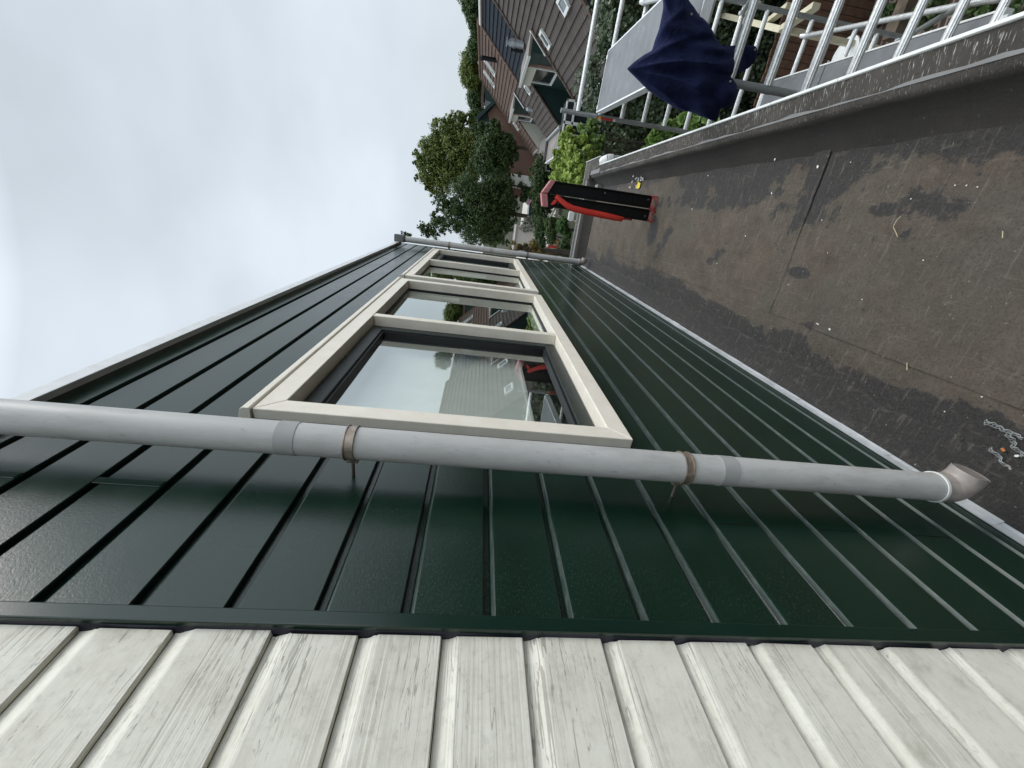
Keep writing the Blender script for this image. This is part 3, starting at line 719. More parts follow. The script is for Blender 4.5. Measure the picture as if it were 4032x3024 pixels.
# ------------------------------------------------------------------ folded plastic sawhorse standing on the roof
saw = thing('sawhorse', 'black and red folded plastic sawhorse standing upright on the flat roof', 'sawhorse')
BLK = simple('black_plastic', (.003, .003, .0035), .45, .3, var=.3, scale=30, bump=.2, bscale=200)
REDP = simple('red_plastic', (.62, .045, .03), .38, .5, var=.12, scale=10)
PINK = simple('faded_red_top', (.50, .20, .20), .65, .35, var=.22, scale=70, bump=.5, bscale=260)
REDD = simple('dull_red', (.42, .06, .06), .5, .4, var=.2, scale=20)
SY = 4.10
def lean(x0, z, y): return x0
for i, (xa, xb, zt, yo) in enumerate(((.842, .950, 1.035, .0), (.728, .832, 1.045, -.02))):
    pn = MB()
    pn.box(xa, xb, SY + yo, SY + yo + .022, .035, zt)
    pn.box(xa, xa + .012, SY + yo - .035, SY + yo + .0, .035, zt - .02); pn.box(xb - .012, xb, SY + yo - .035, SY + yo, .035, zt - .02)
    p_ = pn.build('leg_panel', BLK, saw, bevel=.004)
    for z in (.20, .38, .86, .93): MB().box(xa + .014, xb - .014, SY + yo - .012, SY + yo - .0005, z, z + .008).build('rib', BLK, p_, bevel=.002)
    for z in (.075, .93 if i else .50):
        MB().tube([((xa + xb) / 2 + (.02 if i == 0 else -.01), SY + yo - .0005, z), ((xa + xb) / 2 + (.02 if i == 0 else -.01), SY + yo - .012, z)], .009, 16).build('bolt', BOLT, p_, smooth=True)
    # open lattice foot
    ft = MB(); y0 = SY + yo - .045
    za, zb = (.004, .052)
    A, B_, C_, D_ = (xa, za), (xb, za), (xb, zb), (xa, zb)
    for p, q in ((A, B_), (B_, C_), (C_, D_), (D_, A), (A, ((xa + xb) / 2, zb)), (((xa + xb) / 2, zb), B_), ((xa + (xb - xa) * .25, za), D_), ((xa + (xb - xa) * .75, za), C_)):
        for yy_ in (y0, y0 + .075): ft.tube([(p[0], yy_, p[1]), (q[0], yy_, q[1])], .0026, 8)
    for xx in (xa, xb): ft.tube([(xx, y0, za), (xx, y0 + .075, za)], .0035, 8).tube([(xx, y0, zb), (xx, y0 + .075, zb)], .0035, 8)
    ft.build('foot', REDD, saw)
    cp = MB()
    if i == 0: cp.prism([(xa - .002, zt + .062), (xb + .002, zt - .004), (xb + .002, zt - .05), (xa - .002, zt + .005)], 1, SY - .05, SY + .045)
    else: cp.prism([(xa - .004, zt + .028), (xb + .002, zt + .056), (xb + .002, zt - .002), (xa - .004, zt - .03)], 1, SY - .05, SY + .045)
    cp_ = cp.build('top_cap', PINK, saw, bevel=.005)
    gr = MB()
    for j in range(5):
        t = (j + .5) / 5; x = xa + (xb - xa) * t; zz_ = (zt + .062 + (-.066) * t) if i == 0 else (zt + .028 + .028 * t)
        gr.box(x - .0015, x + .0015, SY - .052, SY + .03, zz_ - .004, zz_ + .0015)
    gr.build('grip_ridge', PINK, cp_)
# red bow handle on the wall side
hp = [(.828, SY - .05, .965), (.800, SY - .055, .92), (.768, SY - .06, .86), (.745, SY - .062, .79), (.733, SY - .062, .66), (.724, SY - .062, .48), (.716, SY - .06, .36), (.715, SY - .055, .305), (.726, SY - .045, .290)]
MB().tube(hp, [.020, .023, .025, .027, .028, .028, .026, .022, .014], 20).build('handle', REDP, saw, smooth=True)
MB().prism([(.745, 1.00), (.775, .985), (.80, .965), (.79, .945), (.765, .955), (.748, .975)], 1, SY - .062, SY - .045).build('latch', REDP, saw, bevel=.003)
MB().tube([(.724, SY - .04, .285), (.724, SY - .03, .20)], .012, 12).build('handle_end', REDD, saw, smooth=True)

# ------------------------------------------------------------------ small things on the roof
CONC = simple('old_concrete', (.22, .215, .20), .9, .2, var=.25, scale=25, bump=.6, bscale=90)
blk = MB().box(1.045, 1.135, 6.12, 6.27, .0, .075).build('concrete_block', CONC, bevel=.006)
tag(blk, 'small grey concrete block in the far parapet corner', 'block')
STEM = simple('dry_stem', (.10, .085, .06), .85, .2, var=.3, scale=40)
PETAL = simple('dry_petal', (.72, .70, .66), .8, .2, var=.1)
sg = thing('dried_sprig', 'dried sprig with white flower heads beside the sawhorse on the roof', 'plant')
m_ = MB(); r = random.Random(11); base = Vector((1.13, 4.66, .006)); heads = []
for i in range(16):
    a = r.uniform(-2.6, 2.2); L = r.uniform(.06, .20); p = base + Vector((r.uniform(-.06, .02), r.uniform(-.06, .08), 0)); d = Vector((math.cos(a) * .7, math.sin(a), 0)); pts = [p]
    for j in range(5):
        d = (d + Vector((r.uniform(-.3, .3), r.uniform(-.3, .3), r.uniform(-.05, .22)))).normalized(); pts.append(pts[-1] + d * L / 5)
    m_.tube(pts, .0018, 5); heads.append(pts[-1])
m_.build('twig', STEM, sg)
for h in heads[:9]:
    m_ = MB()
    for j in range(5):
        a = r.uniform(0, 6.28); o = Vector((math.cos(a), math.sin(a), r.uniform(0, .8))) * .012
        m_.quad(h, h + o + Vector((.006, 0, .003)), h + o * 1.6, h + o + Vector((-.006, .004, .004)))
    m_.build('flower_head', PETAL, sg)
tagm = MB().add([(1.045, 4.60, .012), (1.085, 4.585, .016), (1.10, 4.625, .03), (1.05, 4.70, .014), (1.035, 4.66, .010)], [(0, 1, 2, 3, 4)])
tg = tagm.build('plant_tag', simple('yellow_label', (.80, .60, .02), .5, var=.08)); tag(tg, 'yellow plastic strip lying by the dried sprig', 'tag')
tg.modifiers.new('s', 'SOLIDIFY').thickness = .002
gt = MB().box(1.10, 1.14, 4.62, 4.66, .01, .03).build('grey_scrap', simple('scrap_grey', (.20, .22, .20), .7)); gt.rotation_euler = (0, 0, 0); tag(gt, 'small square grey scrap on the dried sprig', 'scrap')
# loose expanded mesh pieces near the elbow
def meshpiece(path, wd_, label, seed):
    r = random.Random(seed); A_ = [Vector(pZ(u, v, .006)) for u, v in path]; m_ = MB()
    def at(t):
        t = max(0, min(.9999, t)) * (len(A_) - 1); i = int(t); return A_[i].lerp(A_[i + 1], t - i)
    N = 13; side = []
    for s_ in (-1, 1):
        pts = []
        for i in range(N + 1):
            t = i / N; p = at(t); q = at(t + .01) - at(t - .01); nrm = Vector((-q.y, q.x, 0)).normalized()
            pts.append(p + nrm * s_ * wd_ * (.5 + .25 * math.sin(i * 2.4 + s_)) * (1 - .5 * t) + Vector((0, 0, .006 + .006 * math.sin(i * 1.1))))
        m_.tube(pts, .0011, 6); side.append(pts)
    for i in range(0, N, 1):
        m_.tube([side[0][i], side[0][i].lerp(side[1][i], .5) + Vector((0, 0, .003)), side[1][min(N, i + 1)]], .0010, 6)
    o = m_.build('wire_mesh', simple('mesh_grey', (.30, .31, .30), .6, var=.2)); tag(o, label, 'wire mesh', 'torn mesh scraps near the elbow')
meshpiece([(3885, 1660), (3930, 1680), (3990, 1705), (4040, 1730)], .012, 'longer torn strip of grey wire mesh at the edge of the roof', 1)
meshpiece([(3980, 1705), (4000, 1760), (4040, 1800)], .012, 'short torn strip of grey wire mesh branching from the longer one', 4)
meshpiece([(3905, 1765), (3940, 1800), (3960, 1830), (3995, 1850)], .008, 'smallest torn wire mesh strip, closest to the brown elbow', 2)
def flakeobj(u, v, s, name, label, cat, group, mat, elong=1.6, ang=None, seed=0):
    r = random.Random(seed); c_ = Vector(pZ(u, v, .008)); n = 6; a0 = r.uniform(0, 3.14) if ang is None else ang; pts = []
    for i in range(n):
        a = 2 * math.pi * i / n; x = math.cos(a) * s * elong * r.uniform(.75, 1.1); y = math.sin(a) * s * r.uniform(.75, 1.1)
        pts.append((c_.x + x * math.cos(a0) - y * math.sin(a0), c_.y + x * math.sin(a0) + y * math.cos(a0), .003 + r.uniform(0, .3) * s))
    m_ = MB(); m_.add([(p[0], p[1], p[2] - .0015) for p in pts] + pts, [tuple(range(n))[::-1], tuple(range(n, 2 * n))] + [(i, (i + 1) % n, n + (i + 1) % n, n + i) for i in range(n)])
    o = m_.build(name, mat, loc=(c_.x, c_.y, 0)); return tag(o, label, cat, group)
FL = [(3955, 1955, .011, 2.2), (3845, 1915, .009, 1.2), (3048, 627, .009, 1.2), (3215, 656, .010, 1.4), (2317, 929, .013, 2.0), (2330, 1047, .016, 1.3), (2400, 754, .016, 1.2), (3262, 1296, .008, 1.6), (3035, 760, .006, 2.2), (2588, 1199, .006, 1.2), (2612, 1210, .007, 1.2), (3215, 1275, .004, 4), (2785, 691, .008, 1.4), (2722, 823, .005, 3), (2932, 929, .006, 1.3), (3582, 782, .004, 1.3), (3630, 1024, .004, 1.3), (3800, 729, .004, 1), (3843, 735, .004, 1), (3755, 728, .004, 1), (3345, 638, .004, 1), (2347, 700, .014, 1.4), (2432, 742, .010, 1.0), (3842, 1811, .006, 1.5), (3998, 1795, .006, 1.6), (3860, 1562, .004, 1), (3714, 1620, .004, 1), (3350, 1643, .006, 1.3), (3577, 1748, .006, 1.4), (2440, 1110, .006, 1.2), (2820, 1037, .005, 1.2), (3255, 995, .004, 1), (3390, 1178, .004, 1), (3100, 1120, .004, 1), (2903, 603, .004, 2.5), (3232, 866, .004, 1.3)]
def flake_label(u, v, s_, e_):
    if s_ < .0085: return 'tiny white paint speck lying on the brown roof covering'
    sz = 'larger' if s_ >= .0125 else 'small'
    sh = 'long' if e_ >= 1.9 else ('roundish' if e_ <= 1.25 else 'oval')
    near = 'the sawhorse foot' if (2380 < u < 2640 and v < 900) else ('the brown pipe elbow' if u > 3800 else ('the far downpipe' if u < 2360 and v > 1000 else 'the far parapet corner' if u < 2360 and v < 800 else 'the middle of the far parapet' if u < 2360 else ('the wall side of the membrane lap' if v > 1000 else 'the parapet foot')))
    return f'{sz} {sh} white paint flake near {near}'
for i, (u, v, s_, e_) in enumerate(FL):
    flakeobj(u, v, s_ * .62, 'paint_flake', flake_label(u, v, s_, e_), 'paint flake', 'white paint flakes scattered on the flat roof', TRIMW, e_, None, i)
WOODC = simple('pale_chip', (.50, .44, .28), .7, var=.15)
def stick(pts, r_, name, label, mat, cat='twig'):
    o = MB().tube([pZ(u, v, .008) for u, v in pts], r_, 7).build(name, mat); tag(o, label, cat)
stick([(3547, 850), (3530, 868), (3517, 892)], .0010, 'dry_straw', 'short pale straw on the roof, upper of a crossed pair', WOODC)
stick([(3517, 895), (3526, 912), (3534, 932)], .0010, 'dry_straw', 'short pale straw on the roof, lower of a crossed pair', WOODC)
stick([(3948, 910), (3947, 937)], .0012, 'dry_straw', 'pale yellow straw lying alone near the right edge of the roof', WOODC)
stick([(3571, 1428), (3571, 1457)], .0015, 'wood_splinter', 'pale wood splinter lying near the membrane lap', WOODC, 'splinter')
stick([(3042, 590), (3030, 612), (3022, 640)], .0014, 'curved_twig', 'thin curved twig near the parapet foot', STEM)
stick([(3945, 1765), (3955, 1778)], .004, 'orange_chip', 'small orange chip beside the torn wire mesh', simple('orange_chip', (.45, .16, .05), .6), 'chip')
# gravelly grit along the wall foot and the parapet foot (uncountable)
m_ = MB(); r = random.Random(4)
for i in range(2600):
    t = r.random()
    if t < .72: y = .3 + 4.2 * r.random() ** 1.5; x = .17 + abs(r.gauss(0, .055))
    else: y = .8 + 5 * r.random(); x = 1.10 - abs(r.gauss(0, .03))
    s_ = r.uniform(.0008, .0026); z = s_ * .6
    m_.add([(x - s_, y - s_ * .7, z - s_ * .4), (x + s_, y - s_ * .4, z - s_ * .3), (x + s_ * .2, y + s_, z - s_ * .3), (x, y, z + s_ * .9)], [(0, 1, 3), (1, 2, 3), (2, 0, 3)])
gm = NT('grit', .8, .3); gi = gm.n('ShaderNodeNewGeometry'); gm.color(gm.ramp(gi.outputs['Random Per Island'], [(.0, (.03, .03, .03)), (.80, (.07, .066, .06)), (.93, (.16, .155, .15)), (1.0, (.5, .5, .48))]))
o = m_.build('roof_grit', gm.m); tag(o, 'dark grit gathered along the foot of the wall', 'grit', kind='stuff')
# ================================================================== BACKGROUND
G = -5.0
k = NT('garden_ground', .95, .2)
gc = k.ramp(k.noise(.35, (1, 1, 1), 6, .6), [(.35, (.030, .042, .018)), (.5, (.045, .050, .026)), (.6, (.085, .078, .062)), (.75, (.12, .11, .095))])
k.color(k.mix(k.math('MULTIPLY', k.noise(9, (1, 1, 1), 4), .6), gc, (.03, .03, .022))); GROUND = k.m
m_ = MB(); m_.quad((-600, -600, G), (600, -600, G), (600, 900, G), (-600, 900, G)); tag(m_.build('ground', GROUND), 'ground', 'ground', kind='structure')
del_ = None
k = NT('brick_paving', .9, .25)
bt = k.n('ShaderNodeTexBrick'); k.l(k.coord((1, 1, 1)), bt.inputs['Vector'])
for a, b in (('Scale', 1.0), ('Mortar Size', .014), ('Brick Width', .22), ('Row Height', .11)): bt.inputs[a].default_value = b
bt.inputs['Color1'].default_value = (.085, .042, .036, 1); bt.inputs['Color2'].default_value = (.055, .036, .034, 1); bt.inputs['Mortar'].default_value = (.22, .19, .15, 1)
k.color(bt.outputs[0]); PAVE = k.m
m_ = MB().box(2.0, 9.5, 3.0, 13.5, G + .004, G + .03); o = m_.build('brick_path', PAVE); tag(o, 'paving', 'paving', kind='structure'); o.rotation_euler = (0, 0, .12)
def brickmat(name, c1, c2, mo, sc=1.0):
    k = NT(name, .85, .25); mpn = k.n('ShaderNodeMapping'); co = k.n('ShaderNodeTexCoord'); k.l(co.outputs['Object'], mpn.inputs['Vector']); mpn.inputs['Rotation'].default_value = (RAD(90), 0, 0)
    bt = k.n('ShaderNodeTexBrick'); k.l(mpn.outputs[0], bt.inputs['Vector'])
    for a, b in (('Scale', sc), ('Mortar Size', .012), ('Brick Width', .22), ('Row Height', .07)): bt.inputs[a].default_value = b
    bt.inputs['Color1'].default_value = (*c1, 1); bt.inputs['Color2'].default_value = (*c2, 1); bt.inputs['Mortar'].default_value = (*mo, 1)
    n = k.noise(.8, (1, 1, 1), 5, .6); k.color(k.mix(k.math('MULTIPLY', n, .5), bt.outputs[0], tuple(x * .6 for x in c1))); return k.m
BRICK = brickmat('red_brick', (.20, .105, .080), (.16, .088, .070), (.19, .14, .115))
def tilemat(name, a, b, rib=.30, ribd=.35):
    k = NT(name, .85, .3); n = k.noise(1.2, (1, 1, 1), 5, .6); n2 = k.noise(14, (1, 1, 1), 4, .7)
    col = k.mix(k.math('MULTIPLY', n2, .5), k.ramp(n, [(.3, a), (.7, b)]), tuple(x * .55 for x in a))
    w_ = k.n('ShaderNodeTexWave'); w_.wave_type = 'BANDS'; w_.bands_direction = 'Y'; w_.inputs['Scale'].default_value = 1 / rib / 2 * .628 * 5 / 5
    w_.inputs['Scale'].default_value = .314 / rib
    k.l(k.coord(), w_.inputs['Vector']); k.color(k.mix(k.math('MULTIPLY', k.ramp(w_.outputs['Fac'], [(0.0, 1.), (.45, 0.)]), ribd), col, tuple(x * .3 for x in a)))
    k.bump(w_.outputs['Fac'], .6, .03); return k.m
TILE = tilemat('brown_roof_tile', (.072, .058, .050), (.115, .096, .084))
TILE2 = tilemat('reddish_roof_tile', (.115, .072, .054), (.155, .105, .082))
NAVYT = tilemat('dark_slate_tile', (.010, .015, .024), (.016, .023, .034), .22, .3)
DGREEN = simple('dark_green_board', (.010, .030, .026), .5, .4, var=.2, scale=3)
CREAMW = simple('cream_board', (.56, .54, .45), .6, .3, var=.08)
GREYROOF = simple('grey_felt', (.22, .20, .185), .85, .2, var=.3, scale=2)
DARKGL = simple('dark_glass', (.02, .024, .026), .12, .6)
CAPT = simple('ridge_tile', (.15, .095, .070), .85, .2, var=.25, scale=5)
CAPD = simple('verge_tile_dark', (.085, .062, .050), .85, .2, var=.25, scale=5)
SLP = 1.054; QW = 1.61 - 9.9 - SLP * .66        # z = SLP*x + QW
ZE, ZR = -2.6, 3.08
def xr(z): return (z - QW) / SLP
nx = -SLP / math.hypot(SLP, 1); nzz = 1 / math.hypot(SLP, 1)      # outward normal of the slope
def onroof(u, v, off=0.0):
    d = ray(u, v); t = (SLP * CAM[0] + QW - CAM[2]) / (d[2] - SLP * d[0]); p = CAM + d * t
    return p + np.array([nx, 0, nzz]) * off
def slope(parent, y0, y1, za, zb, mat, name='roof_slope', drop=0.0, step=.245):
    """tiled slope with real steps at every course"""
    m_ = MB(); z = za; n = max(1, round((zb - za) / step)); h = (zb - za) / n
    for i in range(n):
        z0, z1 = za + i * h, za + (i + 1) * h
        a = np.array([xr(z0) - .02, 0, z0 - .02]) + np.array([nx, 0, nzz]) * (.055 - drop); b = np.array([xr(z1), 0, z1]) + np.array([nx, 0, nzz]) * (.0 - drop)
        c_ = np.array([xr(z0), 0, z0]) + np.array([nx, 0, nzz]) * (-.01 - drop)
        m_.quad((a[0], y0, a[2]), (b[0], y0, b[2]), (b[0], y1, b[2]), (a[0], y1, a[2])); m_.quad((c_[0], y0, c_[2]), (a[0], y0, a[2]), (a[0], y1, a[2]), (c_[0], y1, c_[2]))
    o = m_.build(name, mat, parent); return o
def under(parent, y0, y1, za, zb, mat, drop=.0):
    """wall body below a slope: closed prism, side faces show as gables"""
    e = .06 + drop
    MB().prism([(xr(za), G), (xr(za), za - e), (xr(zb), zb - e), (xr(zb) + .3, zb - e), (xr(zb) + .3, G)], 1, y0 + .03, y1 - .03).build('gable_wall', mat, parent)
def verge(parent, y, za, zb, mat, wd_=.22, cap=True):
    """row of verge tiles running down the slope"""
    L = math.hypot(xr(zb) - xr(za), zb - za); n = max(1, int(L / .42)); m_ = MB()
    for i in range(n):
        t = (i + .5) / n; z = za + (zb - za) * t; c_ = np.array([xr(z), y, z]) + np.array([nx, 0, nzz]) * (.05 + .01 * ((i % 2)))
        s_ = np.array([1, 0, SLP]) / math.hypot(1, SLP); m_.obox(c_ + s_ * 0, s_ * (L / n / 2 - .012), (0, wd_ / 2, 0), np.array([nx, 0, nzz]) * .05)
    m_.build('verge_tiles', mat, parent, bevel=.01)
def skylight(parent, p0, p1, wy, open_=0.0, glassm=None):
    """p0 upper, p1 lower image points on the slope"""
    a = onroof(*p0, .06); b = onroof(*p1, .06); ym = (a[1] + b[1]) / 2; zt, zb = max(a[2], b[2]), min(a[2], b[2]); s_ = np.array([1, 0, SLP]) / math.hypot(1, SLP); N_ = np.array([nx, 0, nzz])
    ct = np.array([xr((zt + zb) / 2), ym, (zt + zb) / 2]) + N_ * .08; hl = (zt - zb) / 2 / s_[2]
    f_ = MB()
    for sg_ in (-1, 1):
        f_.obox(ct + s_ * sg_ * hl, s_ * .06, (0, wy / 2 + .03, 0), N_ * .06); f_.obox(ct + np.array([0, sg_ * wy / 2, 0]), s_ * (hl - .061), (0, .045, 0), N_ * .055)
    fo = f_.build('skylight', TRIMW, parent, bevel=.006)
    MB().obox(ct + N_ * .01, s_ * (hl - .062), (0, wy / 2 - .046, 0), N_ * .012).build('pane', glassm or SKYGL, fo)
k = NT('skylight_glass', .05, .8, 0, (.10, .12, .13)); SKYGL = k.m
def flue(parent, u, v, Y, h, r, mat, name='flue'):
    b = pY(u, v, Y); m_ = MB().tube([b - np.array([0, 0, .05]), b + np.array([0, 0, h])], r, 18); m_.tube([b + np.array([0, 0, h - .25]), b + np.array([0, 0, h - .18])], r * 1.25, 18); m_.tube([b + np.array([0, 0, h]), b + np.array([0, 0, h + .12])], [r * .8, r * .8], 14); m_.tube([b + np.array([0, 0, h + .12]), b + np.array([0, 0, h + .17])], r * 1.2, 18)
    m_.build(name, mat, parent, smooth=True)
def rowhouse(label, upper, lower, mat, gm, drop=0.0, caps=(), ztop=ZR):
    h = thing('row_house', label, 'house', 'row houses with long tiled roofs')
    zm = .15
    for (a, b) in upper:
        slope(h, a, b, zm, ztop, mat, drop=drop); under(h, a, b, zm, ztop, gm, drop)
        m_ = MB(); m_.quad((xr(ztop), a, ztop - drop), (xr(ztop) + 4.5, a, ztop - 4.4), (xr(ztop) + 4.5, b, ztop - 4.4), (xr(ztop), b, ztop - drop)); m_.build('back_slope', mat, h)
        MB().tube([(xr(ztop), a, ztop + .02 - drop), (xr(ztop), b, ztop + .02 - drop)], .11, 10).build('ridge', CAPT, h)
    for (a, b) in lower:
        slope(h, a, b, ZE, zm + .02, mat, drop=drop); under(h, a, b, ZE, zm, gm, drop)
        MB().box(xr(ZE) - .22, xr(ZE) - .06, a, b, ZE - .20, ZE - .06).build('gutter', simple('gutter_grey', (.30, .30, .29), .6), h)
    for y, za, zb in caps: verge(h, y, za, zb, CAPT if mat == TILE2 else CAPD)
    return h
hA = rowhouse('farthest row house with reddish-brown tiles and two skylights', [(33, 45.5)], [(41.6, 45.5)], TILE2, CREAMW, caps=[(33.05, .15, ZR), (45.45, ZE, ZR)])
skylight(hA, (1914, 232), (1953, 297), .75); skylight(hA, (1912, 280), (1951, 342), .75)
hB = rowhouse('middle row house with dark slate upper roof and dark green side wall', [(27.2, 32.9)], [(30, 36)], TILE, DGREEN, drop=.02, ztop=2.85, caps=[(30.05, ZE, .15)])
for c_ in list(hB.children):
    if c_.name.startswith('roof_slope') and abs(c_.data.vertices[0].co.y - 27.2) < .1: c_.data.materials[0] = NAVYT; c_['label'] = 'dark slate upper roof'
MB().tube([(xr(2.85) - .02, 27.2, 2.93), (xr(2.85) - .02, 32.9, 2.93)], .10, 8).build('white_ridge', TRIMW, hB)
hC = rowhouse('nearest visible row house with dark brown tiled roof behind the scaffold', [(17.5, 27.2)], [(17.5, 24.3)], TILE, DGREEN, caps=[(17.55, ZE, ZR), (24.25, ZE, .15), (27.15, .15, ZR)])
skylight(hC, (2141, 122), (2170, 188), .55); skylight(hC, (2214, -8), (2244, 38), .78)
skylight(hB, (2076, 330), (2090, 374), .5); skylight(hA, (2027, 482), (2044, 512), .6)
hD = rowhouse('row house mirrored in the window glass, nearer than the scaffold', [(-14, 11.7)], [(-14, 11.7)], TILE, DGREEN)
for y, z in ((2.5, 1.2), (6.5, 1.1), (8.2, -.9), (-2, 1.0)):
    s_ = np.array([1, 0, SLP]) / math.hypot(1, SLP); N_ = np.array([nx, 0, nzz]); ct = np.array([xr(z), y, z]) + N_ * .08
    f_ = MB().obox(ct, s_ * .6, (0, .4, 0), N_ * .05); fo = f_.build('skylight', TRIMW, hD); MB().obox(ct + N_ * .052, s_ * .52, (0, .32, 0), N_ * .008).build('pane', SKYGL, fo)
def dormerblock(parent, y0, y1, ym, roofz, mirror=False):
    X = 7.73
    MB().box(X - .12, xr(.3) + 1.2, y0, y1, roofz - .06, roofz + .06).build('flat_roof', GREYROOF, parent)
    MB().box(X - .17, X - .121, y0, y1, roofz - .07, roofz + .08).build('roof_edge', TRIMW, parent)
    MB().box(X, X + .5, ym, y1 - .02, -.50, roofz - .061).build('cream_box', CREAMW, parent)
    MB().box(X + .02, X + .5, y0 + .01, ym - .42, -.50, roofz - .061).build('green_box', DGREEN, parent)
    MB().box(X + .05, X + .5, ym - .419, ym - .001, -1.7, roofz - .061).build('brick_strip', BRICK, parent)
    MB().box(X + .08, X + .5, y0 + .01, y1 - .01, G, -.501).build('back_wall', DGREEN, parent)
    wf = MB()
    for a, b, c_, d_ in ((ym, ym + .1, -1.62, -.51), (y1 - 1.0, y1 - .9, -1.62, -.51), (ym, y1 - .9, -1.70, -1.58)): wf.box(X - .02, X + .079, a, b, c_, d_)
    wf.build('window_frame', TRIMW, parent); MB().box(X + .03, X + .06, ym + .1, y1 - 1.0, -1.58, -.52).build('window_pane', DARKGL, parent)
dormerblock(hB, 24.35, 29.95, 26.4, .11); dormerblock(hA, 36.05, 41.55, 38.8, .11)
# white verge line on the cut slope
MB().tube([np.array([xr(.15), 24.38, .15]) + np.array([nx, 0, nzz]) * .10, np.array([xr(-.75), 24.38, -.75]) + np.array([nx, 0, nzz]) * .10], .045, 8).build('white_verge', TRIMW, hC)
MB().tube([np.array([xr(.15), 36.02, .15]) + np.array([nx, 0, nzz]) * .10, np.array([xr(-.75), 36.02, -.75]) + np.array([nx, 0, nzz]) * .10], .045, 8).build('white_verge', TRIMW, hB)
STEEL = simple('flue_steel', (.42, .45, .48), .35, .5, .4)
flue(hB, 2058, 176, 26.8, .70, .17, STEEL); flue(hB, 2056, 204, 26.8, .45, .07, BLK)
b_ = onroof(1957, 238); MB().tube([b_, b_ + np.array([0, 0, 1.05])], .14, 14).tube([b_ + np.array([0, 0, 1.05]), b_ + np.array([0, 0, 1.25])], [.2, .12], 14).build('black_flue', BLK, hA, smooth=True)
b_ = onroof(2098, 433); MB().tube([b_, b_ + np.array([0, 0, .35])], .12, 14).tube([b_ + np.array([0, 0, .35]), b_ + np.array([0, 0, .5])], [.14, .08], 14).build('vent_cowl', STEEL, hB, smooth=True)
# lean-to porch of the middle house and garden extension of the farthest one
pc_ = thing('porch', 'flat-roofed porch with white fascia in front of the middle row house', 'porch')
MB().box(4.35, 6.0, 30.05, 35.6, -2.98, -2.86).build('porch_roof', GREYROOF, pc_); MB().box(4.27, 4.345, 30.0, 35.6, -3.06, -2.80).box(4.345, 6.0, 29.95, 30.04, -3.06, -2.80).build('fascia', TRIMW, pc_)
MB().box(4.6, 6.0, 30.3, 35.4, G, -2.985).build('porch_wall', DGREEN, pc_)
ex = thing('garden_extension', 'cream garden extension with white window frames beside the trees', 'extension')
MB().box(3.9, 6.4, 37.6, 41.4, G, -3.0).build('wall', CREAMW, ex); MB().box(3.75, 6.5, 37.45, 41.5, -2.999, -2.86).build('flat_roof', GREYROOF, ex)
wf = MB()
for a in (3.95, 4.75, 5.55, 6.3): wf.box(a, a + .08, 37.52, 37.58, -4.6, -3.2)
wf.box(3.95, 6.38, 37.515, 37.525, -4.65, -4.58); wf.build('window_frame', TRIMW, ex); MB().box(4.0, 6.3, 37.585, 37.599, -4.58, -3.25).build('window_pane', DARKGL, ex)
# white framed veranda
ver = thing('veranda', 'white framed glass veranda in front of the green wall', 'veranda')
m_ = MB(); VY = 24.0
for a, b, c_, d_ in ((4.15, 6.1, -2.10, -2.02), (4.15, 6.1, -2.52, -2.42), (4.15, 4.24, G, -2.02), (5.02, 5.16, -4.6, -2.02), (6.0, 6.1, G, -2.02), (4.15, 6.1, -3.55, -3.45), (4.55, 4.62, -3.5, -2.42)): m_.box(a, b, VY, VY + .09, c_, d_)
m_.build('frame', TRIMW, ver, bevel=.008); MB().box(4.2, 6.05, VY + .095, VY + .11, G, -2.06).build('glass', DARKGL, ver)
MB().box(4.15, 6.1, VY + .12, VY + 1.2, -2.16, -2.07).build('roof', DARKGL, ver)
# brick gable house beyond the row and a smaller one further behind
def prismhouse(name_label, pts, Y, dep, mat, roofm, rt=.14):
    h = thing('gable_house', name_label, 'house'); P_ = [pY(u, v, Y) for u, v in pts]; poly = [(p[0], p[2]) for p in P_]
    MB().prism(poly, 1, Y, Y + dep).build('wall', mat, h)
    return h, P_
gh, GP = prismhouse('red brick gable house with dark green verge boards behind the round tree', [(1921, 445), (1957, 402), (2040, 520), (2125, 640), (2125, 700), (1985, 690)], 50, 8, BRICK, TILE)
def roofplank(parent, a, b, Y, dep, t, over, mat, name):
    a = np.array([a[0], Y - over, a[2]]); b = np.array([b[0], Y - over, b[2]]); d = (b - a) / np.linalg.norm(b - a); n_ = np.array([-d[2], 0, d[0]]); n_ = n_ if n_[2] > 0 else -n_
    m_ = MB(); c_ = (a + b) / 2 + n_ * t / 2 + np.array([0, (dep + over) / 2, 0]); m_.obox(c_, (b - a) / 2 + d * .12, (0, (dep + over) / 2, 0), n_ * t / 2); m_.build(name, mat, parent)
roofplank(gh, GP[1], GP[3], 50, 8, .25, .35, TILE2, 'roof_slope'); roofplank(gh, pY(1885, 470, 50), GP[1], 50, 8, .3, .4, DGREEN, 'roof_slope')
MB().box(*sorted((pY(1885, 470, 50)[0], GP[0][0] + .1)), 50.4, 57, *sorted((GP[0][2] - .7, pY(1885, 470, 50)[2]))).build('green_gable', DGREEN, gh)
fw = MB().box(3.2, 4.3, 49.9, 49.98, -3.2, -1.0); fw.build('window_frame', TRIMW, gh)
g2, P2_ = prismhouse('distant brown-roofed house with dark green dormer above the reddish roof', [(1905, 335), (1912, 395), (1990, 420), (1990, 330)], 62, 7, DGREEN, TILE)
MB().box(P2_[0][0] - 1.2, P2_[0][0] + 1.6, 62.2, 69, P2_[0][2] - .1, P2_[0][2] + .25).build('roof', TILE2, g2)
g3 = thing('brick_house', 'small brick house with white bay window beyond the garden hedges', 'house')
c_ = pY(2035, 700, 58); MB().box(c_[0] - 2.2, c_[0] + 3.2, 58, 63, G, c_[2] + 1.1).build('wall', BRICK, g3)
